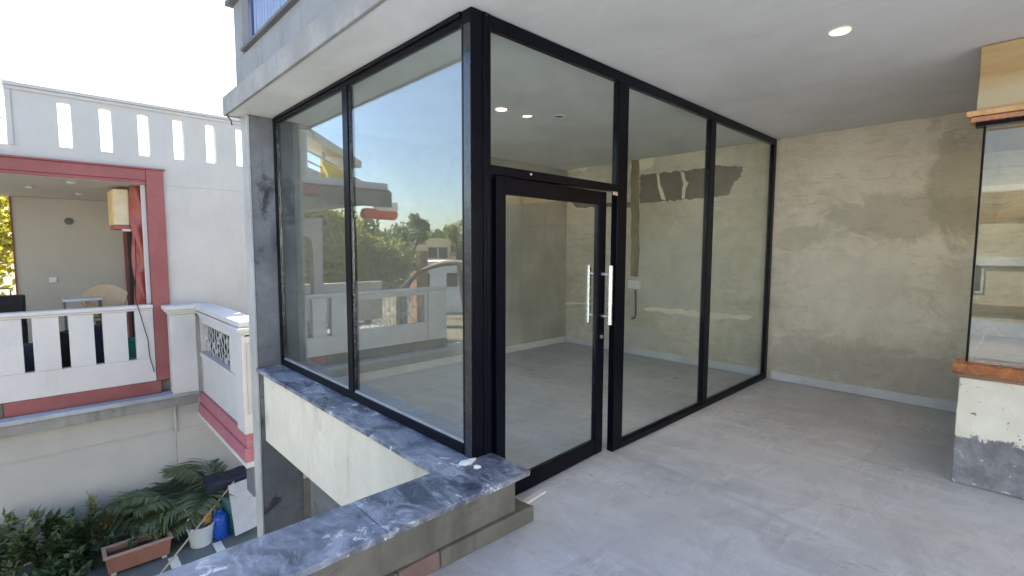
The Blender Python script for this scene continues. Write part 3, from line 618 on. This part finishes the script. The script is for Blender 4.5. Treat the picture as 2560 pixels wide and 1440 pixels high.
# short white balustrade that links the two houses
L = thing('link_balustrade', 'short white balustrade with grey cast grille and rose pink plinth beside the column', 'balustrade', (1.9, 8.4, -1.2))
LX = 1.84
box('corner_post', 1.42, 1.78, 9.62, 9.875, -.826, .50, M['whitep'], L, .01)
for i, (e, z0, z1) in enumerate(((.02, .503, .54), (.05, .543, .58), (.08, .583, .65))): box('post_cap', 1.42 - e, 1.78 + e, 9.62 - e, 9.86, z0, z1, M['whitep'], L, .006)
box('end_post', LX - .05, LX + .2, 7.0, 7.36, -.87, .47, M['whitep'], L, .01); box('post_panel', LX + .0, LX + .14, 6.985, 6.998, -.6, .36, M['lowp'], L, .004)
for i, (e, z0, z1) in enumerate(((.02, .473, .51), (.06, .513, .56))): box('post_cap', LX - .05 - e, LX + .2 + e, 7.0 - e, 7.36 + e, z0, z1, M['whitep'], L, .006)
box('lower_panel', LX + .01, LX + .15, 7.362, 9.7, -.87, -.25, M['whitep'], L, .004); box('panel_sill', LX - .015, LX + .16, 7.362, 9.7, -.247, -.17, M['whitep'], L, .006)
box('panel_frame', LX, LX + .15, 7.362, 7.80, -.167, .34, M['whitep'], L, .006); box('panel_frame', LX, LX + .15, 9.62, 9.72, -.167, .34, M['whitep'], L, .006)
box('panel_frame', LX - .002, LX + .152, 7.362, 9.72, .343, .43, M['whitep'], L, .006)
for e, z0, z1 in ((.02, .433, .48), (.045, .483, .53), (.075, .563, .64)): box('top_rail', LX - e, LX + .15 + e, 7.0, 9.9, z0 + (.0), z1 if e < .07 else z1, M['whitep'], L, .008)
grille(L, lambda u, v: Vector((LX + .06, 7.81 + u, -.165 + v)), 1.8, .5, 12, 8)
box('dark_backing', LX + .12, LX + .14, 7.802, 9.618, -.166, .342, M['darkcloth'], L)
box('pink_plinth', LX - .03, LX + .15, 7.0, 9.72, -1.06, -.873, M['rose'], L, .006); box('pink_plinth', LX - .06, LX + .15, 7.0, 9.72, -1.25, -1.063, M['rose'], L, .006)
box('plinth_edge', LX - .05, LX + .3, 7.0, 9.93, -1.33, -1.253, M['skirt'], L, .006)
box('link_slab', LX + .155, 3.2, 7.0, 9.93, -1.25, -1.1, M['ledge'], L); box('link_bracket', LX + .02, LX + .3, 7.0, 7.3, -1.75, -1.333, M['conc'], L, .01)

# things kept on the neighbour's balcony
def loc_thing(name, label, cat, x, y, z): return thing(name, label, cat, (x, y, z))
t = loc_thing('air_conditioner_casing', 'cream window air conditioner casing hung beside the twisted red column', 'air conditioner', .97, 10.9, 1.9)
box('casing', .862, 1.062, 10.52, 11.25, 1.975, 2.57, M['ac'], t, .01); box('side_panel', .845, .860, 10.54, 11.25, 1.98, 2.56, M['acs'], t, .004)
box('bracket', .85, 1.068, 10.5, 11.22, 1.9, 1.972, M['red'], t, .006); box('bracket_plate', .95, 1.07, 10.45, 10.498, 1.87, 1.91, M['whitep'], t, .003)
FL = -.66
def chair(x, y, rz, name, label, FL=-.66):
    t = loc_thing(name, label, 'chair', x, y, FL); m = MB(); t['group'] = 'stacked plastic chairs'
    for sx in (-.2, .2):
        for sy in (-.2, .2): MB().tube([(x + sx * 1.1, y + sy * 1.1, FL + .001), (x + sx * .9, y + sy * .9, FL + .42)], [.018, .024], 8).build('leg', M['tan'], t, smooth=True)
    rough_box(x - .24, x + .24, y - .24, y + .24, FL + .42, FL + .45, 4, 4, 0, .004, 70).build('seat', M['tan'], t, .01)
    m = MB(); pts = []
    for i in range(9):
        u = -1 + i / 4; zt = FL + .86 + .16 * (1 - abs(u) ** 2.2); pts.append((x + u * .33, y + .24 + .06 * (1 - u * u) * 1, zt))
    lo = [(x + (-1 + i / 4) * .22, y + .22, FL + .452) for i in range(9)]
    m.v = pts + lo; m.f = [(i, i + 1, i + 10, i + 9) for i in range(8)]
    o = m.build('backrest', M['tan'], t); s_ = o.modifiers.new('s', 'SOLIDIFY'); s_.thickness = .018
    for sx in (-1, 1): MB().tube([(x + sx * .24, y - .2, FL + .451), (x + sx * .27, y - .2, FL + .66), (x + sx * .3, y + .22, FL + .72)], .016, 8).build('armrest', M['tan'], t, smooth=True)
p = hit((256, 740), 1, 11.6); FLc = 1.02
for k in range(5): chair(p.x + .01 * k, 11.4 - .012 * k, 0, 'plastic_chair', ('lowest tan plastic armchair of the stack, standing on the balcony floor', 'second tan plastic armchair from the floor in the balcony stack', 'middle tan plastic armchair of the balcony stack', 'tan plastic armchair just under the top of the balcony stack', 'topmost tan plastic armchair of the stack, back showing over the rail')[k], FL + .14 * k)
def suitcase(x, y, w_, d, h, name, label, mat):
    t = loc_thing(name, label, 'suitcase', x, y, FL)
    for sx in (-.35, .35): MB().lathe([(0, -.012), (.03, -.012), (.03, .012), (0, .012)], (x + sx * w_, y, FL + .031), 12, Vector((0, 1, 0))).build('wheel', M['darkcloth'], t)
    rough_box(x - w_ / 2, x + w_ / 2, y - d / 2, y + d / 2, FL + .062, FL + h, 6, 3, 6, .012, 80).build('shell', mat, t, .03)
    MB().tube([(x - .1, y, FL + h + .001 - .01), (x - .1, y, FL + h + .12), (x + .1, y, FL + h + .12), (x + .1, y, FL + h - .009)], .011, 8).build('handle', M['conduit'], t, smooth=True)
suitcase(.56, 10.55, .34, .24, .98, 'upright_suitcase', 'tall dark navy suitcase behind the third balustrade slot', M['navy'])
p = hit((18, 760), 1, 12.2)
suitcase(p.x - .05, 12.2, .55, .3, 1.42, 'large_travel_trunk', 'large black trunk at the open end of the balcony', M['darkcloth'])
t = loc_thing('teal_bucket', 'sea green plastic bucket behind the balustrade near the red pillar', 'bucket', .99, 10.35, FL)
rough_box(.86, 1.12, 10.25, 10.47, FL + .001, FL + .42, 2, 2, 2, .01, 81).build('crate', M['ledge'], t, .01); MB().lathe([(.09, .421), (.13, .7), (.14, .7), (.14, .73), (.12, .73), (.08, .44)], (.99, 10.36, FL), 20).build('bucket', M['green'], t, smooth=True)
t = loc_thing('side_table', 'small grey topped table on the balcony', 'table', .45, 11.2, FL)
p = hit((213, 756), 1, 11.0)
box('table_top', p.x - .28, p.x + .22, 10.9, 11.3, .70, .74, M['sheet'], t, .006)
for sx in (-.26, .2):
    for sy in (10.92, 11.28): MB().tube([(p.x + sx, sy, FL + .001), (p.x + sx, sy, .699)], .014, 8).build('leg', M['conduit'], t)
for i, (x, h, mt, lb) in enumerate(((.14, .9, 'darkcloth', 'black cloth bundle on the balcony behind the second slot'), (-.25, .75, 'navy', 'navy bundle of bags behind the slot farthest from the pillar'))):
    t = rough_box(x - .22, x + .2, 10.5, 10.85, FL + .001, FL + h, 4, 3, 4, .05, 90 + i).build('cloth_bundle', M[mt], None, .05); tag(t, lb, 'bundle')
pts = [hit((337, 575), 1, 10.35), hit((340, 660), 1, 10.3), hit((338, 738), 1, 10.1), hit((341, 756), 1, YN - .09), hit((352, 790), 1, YN - .085), hit((370, 850), 1, YN - .07), hit((374, 890), 1, YN - .06), hit((386, 930), 1, YN - .06)]
o = MB().tube(pts, .007, 6).build('hanging_cable', M['cable'], None, smooth=True); tag(o, 'thin black cable hanging over the white balustrade', 'cable')

# ------------------------------------------------------------------ foliage helpers
def leaf(m, p, d, up, L, W):
    d = d.normalized(); s = d.cross(up)
    if s.length < 1e-3: s = Vector((1, 0, 0))
    s.normalize(); n = s.cross(d); b = len(m.v)
    m.v += [tuple(p), tuple(p + d * L * .45 + s * W * .5 + n * L * .06), tuple(p + d * L - n * L * .1), tuple(p + d * L * .45 - s * W * .5 + n * L * .06)]
    m.f += [(b, b + 1, b + 2, b + 3)]
def rvec(r):
    while True:
        v = Vector((r.uniform(-1, 1), r.uniform(-1, 1), r.uniform(-1, 1)))
        if .05 < v.length < 1: return v.normalized()
def shrub(c, rx, ry, h, n, L, mat, label, seed, stems=5):
    r = random.Random(seed); t = thing('leafy_shrub', label, 'shrub', tuple(c)); c = Vector(c); st = MB(); lf = MB(); tips = []
    for k in range(stems):
        a = r.uniform(0, 6.28); q = c + Vector((math.cos(a) * rx * r.uniform(.2, .9), math.sin(a) * ry * r.uniform(.2, .9), h * r.uniform(.55, .98)))
        st.tube([c + Vector((r.uniform(-.05, .05), r.uniform(-.05, .05), 0.0)), c.lerp(q, .5) + rvec(r) * .04, q], [.014, .01, .005], 6); tips.append(q)
        for j in range(int(n / stems)):
            u = r.uniform(.3, 1.04); p = c.lerp(q, u) + rvec(r) * rx * .16 * r.random()
            d = rvec(r); d.z = abs(d.z) * .7 + .05; leaf(lf, p, d + (p - c) * .6, Vector((0, 0, 1)) + rvec(r) * .5, L * r.uniform(.6, 1.2), L * .5 * r.uniform(.8, 1.1))
    st.build('stem', M['stem'], t, smooth=True); lf.raw('foliage', mat, t); return t
shrub((-.62, 9.5, GZ), .55, .38, .9, 1100, .15, M['leaf_palm'], 'taller mid green shrub at the far end of the planting bed', 11, 11)
shrub((-.12, 9.35, GZ), .55, .4, .76, 1300, .14, M['leaf_dark'], 'dense low dark shrub in front of the house wall', 12, 13)
shrub((.2, 9.2, GZ), .42, .34, .62, 900, .13, M['leaf_dark'], 'dark shrub crowding the end of the terracotta trough', 13, 11)
shrub((-.25, 8.6, GZ), .6, .4, .5, 1000, .14, M['leaf_dark'], 'low dark shrub spreading over the courtyard paving', 14, 12)
shrub((.4, 9.68, GZ), .36, .2, .95, 520, .085, M['leaf_light'], 'pale yellow green branching shrub against the wall', 15, 12)
shrub((.72, 9.55, GZ), .13, .1, .72, 120, .09, M['leaf_dark'], 'small upright dark plant behind the trough', 16, 4)
# terracotta trough
T = thing('planter_trough', 'long terracotta trough planter standing on the courtyard floor', 'planter', (.8, 9.05, GZ))
def trough(x0, x1, y0, y1, z0, z1):
    m = MB(); w_ = .03
    o_ = [(x0 + .03, y0 + .03, z0), (x1 - .03, y0 + .03, z0), (x1 - .03, y1 - .03, z0), (x0 + .03, y1 - .03, z0), (x0, y0, z1), (x1, y0, z1), (x1, y1, z1), (x0, y1, z1)]
    i_ = [(x0 + w_, y0 + w_, z1), (x1 - w_, y0 + w_, z1), (x1 - w_, y1 - w_, z1), (x0 + w_, y1 - w_, z1), (x0 + .05, y0 + .05, z1 - .12), (x1 - .05, y0 + .05, z1 - .12), (x1 - .05, y1 - .05, z1 - .12), (x0 + .05, y1 - .05, z1 - .12)]
    return m.add(o_ + i_, [(0, 3, 2, 1), (0, 1, 5, 4), (1, 2, 6, 5), (2, 3, 7, 6), (3, 0, 4, 7), (4, 5, 9, 8), (5, 6, 10, 9), (6, 7, 11, 10), (7, 4, 8, 11), (8, 9, 13, 12), (9, 10, 14, 13), (10, 11, 15, 14), (11, 8, 12, 15), (12, 13, 14, 15)])
x0, x1 = .38, 1.16; yA, yB = 8.72, 9.06; zt = GZ + .3
trough(x0, x1, yA, yB, GZ + .05, zt).build('trough', M['terra'], T, .006)
m = MB().cells([x0 - .02, x0 + .028, x1 - .028, x1 + .02], [yA - .02, yA + .028, yB - .028, yB + .02], lambda x, y: not (x0 + .028 < x < x1 - .028 and yA + .028 < y < yB - .028), 0, 1)
m.v = [(x, z, zt + .002 if y == 0 else zt + .03) for (x, y, z) in m.v]; m.build('rim', M['rim'], T, .004)
box('soil', x0 + .052, x1 - .052, yA + .052, yB - .052, zt - .118, zt - .05, M['soil'], T)
for xx in (x0 + .06, x1 - .12): box('foot', xx, xx + .06, yA + .06, yB - .06, GZ + .001, GZ + .048, M['skirt'], T)
for i, (x, y, h) in enumerate(((.98, 8.88, .2), (1.06, 8.93, .17), (.72, 8.95, .13))): shrub((x, y, zt - .051), .13, .09, h + .06, 70, .07, M['leaf_palm'], ('light green seedling clump at the full end of the trough', 'round leaved seedling overhanging the trough rim', 'small sprout in the middle of the trough')[i], 40 + i, 5)
# areca palms
def palm(c, nfr, Lf, label, seed, lean=(0, 0), arc=(0, 6.283)):
    r = random.Random(seed); t = thing('palm_plant', label, 'palm', tuple(c)); c = Vector(c)
    for k in range(3): MB().tube([c + Vector((.05 * math.cos(k * 2.1), .05 * math.sin(k * 2.1), 0)), c + Vector((.06 * math.cos(k * 2.1), .06 * math.sin(k * 2.1), .4))], [.025, .018], 8).build('stem', M['stem'], t, smooth=True)
    for k in range(nfr):
        a = arc[0] + (arc[1] - arc[0]) * (k + .5) / nfr + r.uniform(-.15, .15); el = r.uniform(.25, 1.2); L = Lf * r.uniform(.75, 1.1); m = MB(); pts = []
        d = Vector((math.cos(a) * math.cos(el) + lean[0], math.sin(a) * math.cos(el) + lean[1], math.sin(el))).normalized(); p = c + Vector((0, 0, .35))
        for i in range(13):
            pts.append(p.copy()); p = p + d * L / 12; d = (d + Vector((0, 0, -.085))).normalized()
        m.tube(pts, [.009 * (1 - i / 14) + .002 for i in range(13)], 5)
        for i in range(3, 13):
            dd = (pts[i] - pts[i - 1]).normalized(); s_ = dd.cross(Vector((0, 0, 1))).normalized()
            for q in (0, .5):
                pp = pts[i] - dd * q * L / 12; lw = L * .42 * math.sin(math.pi * min(.98, (i - q) / 13.2 + .03)) ** .8 + .05
                for sg in (-1, 1): leaf(m, pp, s_ * sg + dd * .75 + Vector((0, 0, .12 - r.random() * .35)), Vector((0, 0, 1)), lw * r.uniform(.85, 1.1), .055)
        m.raw('frond', M['leaf_palm'], t)
palm((1.42, 9.6, GZ), 16, .95, 'feathery green areca palm leaning against the house wall', 21, (-.1, 0), (1.5, 4.1)); palm((2.05, 9.6, GZ), 11, 1.25, 'tall palm with broad fronds under the pink plinth of the linking balustrade', 22, (-.05, .0), (1.4, 4.4))

# ------------------------------------------------------------------ buckets and clutter on the courtyard floor
p = hit((508, 1366), 2, GZ); t = thing('paint_bucket', 'white spattered paint bucket with wire handle and stirring stick', 'bucket', tuple(p)); q = Vector((p.x, p.y + .12, GZ))
MB().lathe([(.15, .001), (.185, .3), (.2, .3), (.2, .33), (.178, .33), (.145, .04), (0, .04)], q, 28).build('pail', M['bucket'], t, smooth=True)
MB().tube([q + Vector((-.19 * math.cos(u * .3), .02, .31 + .2 * math.sin(u * .3) )) + Vector((.0, .06 * math.sin(u * .3), 0)) for u in [k * 10.47 / 12 for k in range(13)]], .008, 6).build('handle', M['plastic_white'], t, smooth=True)
MB().tube([q + Vector((.03, 0, .06)), q + Vector((-.2, .1, .62))], .012, 6).build('stirring_stick', M['bamboo'], t); o = rough_box(q.x + .05, q.x + .17, q.y - .02, q.y + .08, GZ + .28, GZ + .5, 3, 2, 3, .03, 95).build('rag', M['sack'], t, .02)
p = hit((556, 1348), 2, GZ); t = thing('blue_jerrycan', 'bright blue plastic can next to the white bucket', 'jerrycan', tuple(p))
MB().lathe([(.11, .001), (.125, .02), (.125, .33), (.1, .4), (.05, .43), (.045, .47), (.0, .47)], (p.x, p.y + .1, GZ), 20).build('body', M['blue'], t, smooth=True); MB().tube([(p.x - .09, p.y + .1, GZ + .38), (p.x - .05, p.y + .1, GZ + .5), (p.x + .03, p.y + .1, GZ + .465)], .012, 6).build('handle', M['blue'], t, smooth=True)
p = hit((592, 1335), 2, GZ); t = thing('teal_drum', 'large dark teal plastic drum among the buckets', 'drum', tuple(p))
MB().lathe([(.2, .001), (.23, .03), (.245, .3), (.23, .58), (.2, .63), (.0, .64)], (p.x + .05, p.y + .25, GZ), 28).build('body', M['teal'], t, smooth=True); MB().lathe([(.235, .3), (.25, .31), (.25, .33), (.235, .34)], (p.x + .05, p.y + .25, GZ), 28).build('hoop', M['teal'], t, smooth=True)
p = hit((540, 1338), 2, GZ); t = thing('red_canister', 'orange red plastic canister behind the blue can', 'canister', tuple(p))
MB().lathe([(.11, .001), (.125, .02), (.125, .42), (.09, .5), (.04, .52), (.04, .56), (0, .56)], (p.x + .02, p.y + .05, GZ), 20).build('body', M['redp'], t, smooth=True); MB().lathe([(.045, .56), (.045, .59), (0, .59)], (p.x + .02, p.y + .05, GZ), 14).build('cap', M['darkcloth'], t, smooth=True)
o = MB().obox(hit((614, 1262), 1, 8.7), Vector((.22, .05, 0)), Vector((.0, .16, .36)), Vector((.0, .012, -.006))).build('leaning_board', M['sheet'], None, .003); tag(o, 'pale grey board leaning beside the column foot', 'board')
p = hit((575, 1232), 1, 9.0); t = thing('folded_scooter_seat', 'dark navy padded cover lying over the clutter', 'cover', (p.x, p.y, GZ))
rough_box(p.x - .3, p.x + .34, 8.95, 9.4, GZ + .66, GZ + .86, 5, 4, 2, .05, 96).build('padded_top', M['navy'], t, .05); rough_box(p.x - .22, p.x + .3, 9.0, 9.38, GZ + .001, GZ + .64, 3, 3, 3, .03, 97).build('crate', M['darkcloth'], t, .02)
a = hit((392, 1446), 2, GZ + .02); b = hit((585, 1204), 1, 8.85)
o = MB().tube([a, a.lerp(b, .5), b], [.014, .013, .011], 8).build('bamboo_pole', M['bamboo'], None, smooth=True); tag(o, 'thin bamboo pole leaning across the courtyard clutter', 'pole')
for i, (pa, pb) in enumerate((((433, 1396), (452, 1442)), ((543, 1358), (562, 1392)))):
    a = hit(pa, 2, GZ + .01); b = hit(pb, 2, GZ + .01); d = (b - a) * .5; o = MB().obox((a + b) / 2 - Vector((0, 0, .003)), d * 1.15, Vector((.06, 0, 0)), Vector((0, 0, .006))).build('floor_strip', M['farwhite'], None, .002)
    tag(o, 'white strip set across the dark paving beside the trough' if i == 0 else 'white strip set across the dark paving below the blue can', 'floor strip')

# ------------------------------------------------------------------ trees and houses seen in the glazing and past the neighbour
def tree(base, h, cr, n, L, mat, label, seed, limbs=7, squash=.8, crown_z=.62, group=None, bare=0.):
    r = random.Random(seed); base = Vector(base); t = thing('garden_tree', label, 'tree', tuple(base), group); tr = MB(); lf = MB()
    top = base + Vector((r.uniform(-.1, .1) * h, r.uniform(-.1, .1) * h, h * crown_z)); tr.tube([base, base.lerp(top, .5) + rvec(r) * .03 * h, top], [.035 * h, .026 * h, .015 * h], 10)
    cc = []
    for k in range(limbs):
        d = rvec(r); d.z = d.z * .8 + .15; c = base + Vector((0, 0, h * crown_z)) + Vector((d.x * cr, d.y * cr, d.z * (h * (1 - crown_z)) if d.z > 0 else d.z * cr * squash)) * r.uniform(.55, .9)
        cc.append((c, cr * r.uniform(.28, .5))); s0 = base.lerp(top, r.uniform(.45, 1)); tr.tube([s0, s0.lerp(c, .5) + rvec(r) * .05 * h, c], [.013 * h, .008 * h, .003 * h], 6)
    for i in range(n):
        c, rr = cc[r.randrange(len(cc))]; v = rvec(r) * rr * (r.random() ** .4); v.z *= squash
        leaf(lf, c + v, rvec(r), rvec(r), L * r.uniform(.6, 1.2), L * .6)
    tr.build('trunk', M['bark'], t, smooth=True); lf.raw('crown', mat, t); return t
def gz(v): return (v.x, v.y, GZ)
tree(gz(mfar((915, 640), 24)), 6.4, 2.4, 9000, .26, M['leaf_tree'], 'wide dark green tree beyond the balcony end', 101, 26)
tree(gz(mfar((815, 640), 22)), 6.4, 2.2, 7000, .26, M['leaf_yellow'], 'yellow green sunlit tree next to the arched pier', 102, 20)
tree(gz(mfar((1035, 600), 34)), 7.2, 1.0, 1000, .26, M['leaf_far'], 'tall thin crowned tree rising over the others', 103, 9, .8, .78)
tree(gz(mfar((1170, 600), 30)), 6.8, 1.3, 900, .25, M['leaf_tree'], 'sparse tree leaning by the far cream house', 104, 7, .8, .8)
for i, (px, d) in enumerate(((860, 60), (960, 66), (1010, 70), (1090, 75), (1140, 72), (1185, 70), (780, 62))): tree(gz(mfar((px, 600), d)), 6.4 + (i * 37 % 5) * .35, 5.5, 2600, .6, M['leaf_far'], 'far tree in the belt behind the houses', 110 + i, 14, .8, .55, 'far tree belt')
tree((-2.9, 21, GZ), 7.8, 2.9, 9000, .28, M['leaf_yellow'], 'yellow green tree behind the open end of the balcony', 120, 24)
def far_house(px0, px1, pyt, d, dep, name, label, wm, roofm, flat=True):
    a, b = mfar((px0, pyt), d), mfar((px1, pyt), d); u = Vector((b.x - a.x, b.y - a.y, 0)); L = u.length; u /= L; v = Vector((-u.y, u.x, 0))
    if v.dot(Vector((a.x, a.y, 0))) < 0: v = -v
    t = thing(name, label, 'house', (a.x, a.y, GZ)); zt = a.z; c = Vector((a.x, a.y, 0)) + u * L / 2 + v * dep / 2
    MB().obox(c + Vector((0, 0, (GZ + zt) / 2)), u * L / 2, v * dep / 2, Vector((0, 0, (zt - GZ) / 2))).build('wall', wm, t)
    MB().obox(c + Vector((0, 0, zt + .12)), u * (L / 2 + .15), v * (dep / 2 + .15), Vector((0, 0, .11))).build('roof_slab', roofm, t)
    for k in range(2):
        w_ = MB().obox(Vector((a.x, a.y, 0)) + u * L * (.28 + .42 * k) - v * .03 + Vector((0, 0, zt - 1.1)), u * .4, v * .02, Vector((0, 0, .5))).build('window', M['windowdark'], t)
    return t
far_house(1064, 1126, 602, 46, 7, 'cream_house', 'flat roofed cream house lit by the sun beyond the trees', M['farcream'], M['farcream'])
far_house(1022, 1066, 612, 47, 5, 'cream_annex', 'lower cream annex beside the flat roofed house', M['farcream'], M['roofbrown'])
far_house(1012, 1180, 662, 36, 5, 'white_shed', 'long low white roofed shed before the cream house', M['farwhite'], M['farwhite'])
far_house(1128, 1215, 640, 42, 6, 'brown_roofed_house', 'house with brown roof at the end of the view', M['farcream'], M['roofbrown'])
a = mfar((1046, 627), 30); o = box('brick_chimney', a.x - .4, a.x + .4, a.y - .4, a.y + .4, GZ, a.z, M['farbrown'], None, .03); tag(o, 'square brown brick chimney stack rising before the white shed', 'chimney')
# arched garden trellis
t = thing('garden_arch', 'curved garden arch roof in front of the low white shed', 'garden arch', gz(mfar((1130, 720), 17)))
c = mfar((1140, 760), 17); u = (mfar((1200, 760), 17) - mfar((1080, 760), 17)).normalized(); vv = Vector((-u.y, u.x, 0))
for k in range(4):
    pts = []
    for i in range(15):
        th = math.pi * i / 14; pts.append(Vector((c.x, c.y, -.1)) + u * math.cos(th) * 1.7 + Vector((0, 0, math.sin(th) * 1.25)) + vv * (k * .8))
    pts = [Vector((pts[0].x, pts[0].y, GZ + .002))] + pts + [Vector((pts[-1].x, pts[-1].y, GZ + .002))]
    MB().tube(pts, .05, 6).build('hoop', M['conduit'], t, smooth=True)
m = MB()
for i in range(15):
    th = math.pi * i / 14
    for k in (0, 2.4): m.v.append(tuple(Vector((c.x, c.y, -.1)) + u * math.cos(th) * 1.76 + Vector((0, 0, math.sin(th) * 1.31)) + vv * k))
m.f = [(2 * i, 2 * i + 1, 2 * i + 3, 2 * i + 2) for i in range(14)]
o = m.build('sheet_roof', M['roofbrown'], t, smooth=True); s_ = o.modifiers.new('s', 'SOLIDIFY'); s_.thickness = .02
# house on the other side, which the bay glass mirrors
t = thing('opposite_house', 'cream house with banded front behind the terrace', 'house', (-13, 0, GZ))
box('wall', -18, -13, -6, 5, GZ, 3.4, M['farcream'], t); box('roof_slab', -18.3, -12.6, -6.3, 5.3, 3.403, 3.6, M['farwhite'], t, .02)
for k in range(3): box('band', -12.998, -12.9, -6, 5, -.4 + 1.5 * k, -.15 + 1.5 * k, M['farwhite'] if k % 2 else M['roofbrown'], t, .01)
for k in range(5):
    wd = box('window', -12.998, -12.96, -5 + 2 * k, -3.9 + 2 * k, .2, 1.25, M['farwhite'], t, .005); box('pane', -12.958, -12.95, -4.93 + 2 * k, -3.97 + 2 * k, .27, 1.18, M['windowdark'], wd)

# unseen pale house added behind the camera to bounce sunlight into the verandah
t = thing('unseen_bounce_house', 'unseen white house added behind the terrace to bounce light', 'house', (0, -8, GZ))
box('wall', -9, 9, -12, -7.6, GZ, 4.6, M['farwhite'], t); box('roof_slab', -9.3, 9.3, -12.3, -7.3, 4.603, 4.8, M['farwhite'], t, .02)
for k in range(6):
    wd = box('window', -7.5 + 2.6 * k, -6.2 + 2.6 * k, -7.598, -7.56, .3, 1.7, M['farcream'], t, .005); box('pane', -7.42 + 2.6 * k, -6.28 + 2.6 * k, -7.558, -7.55, .38, 1.62, M['windowdark'], wd)
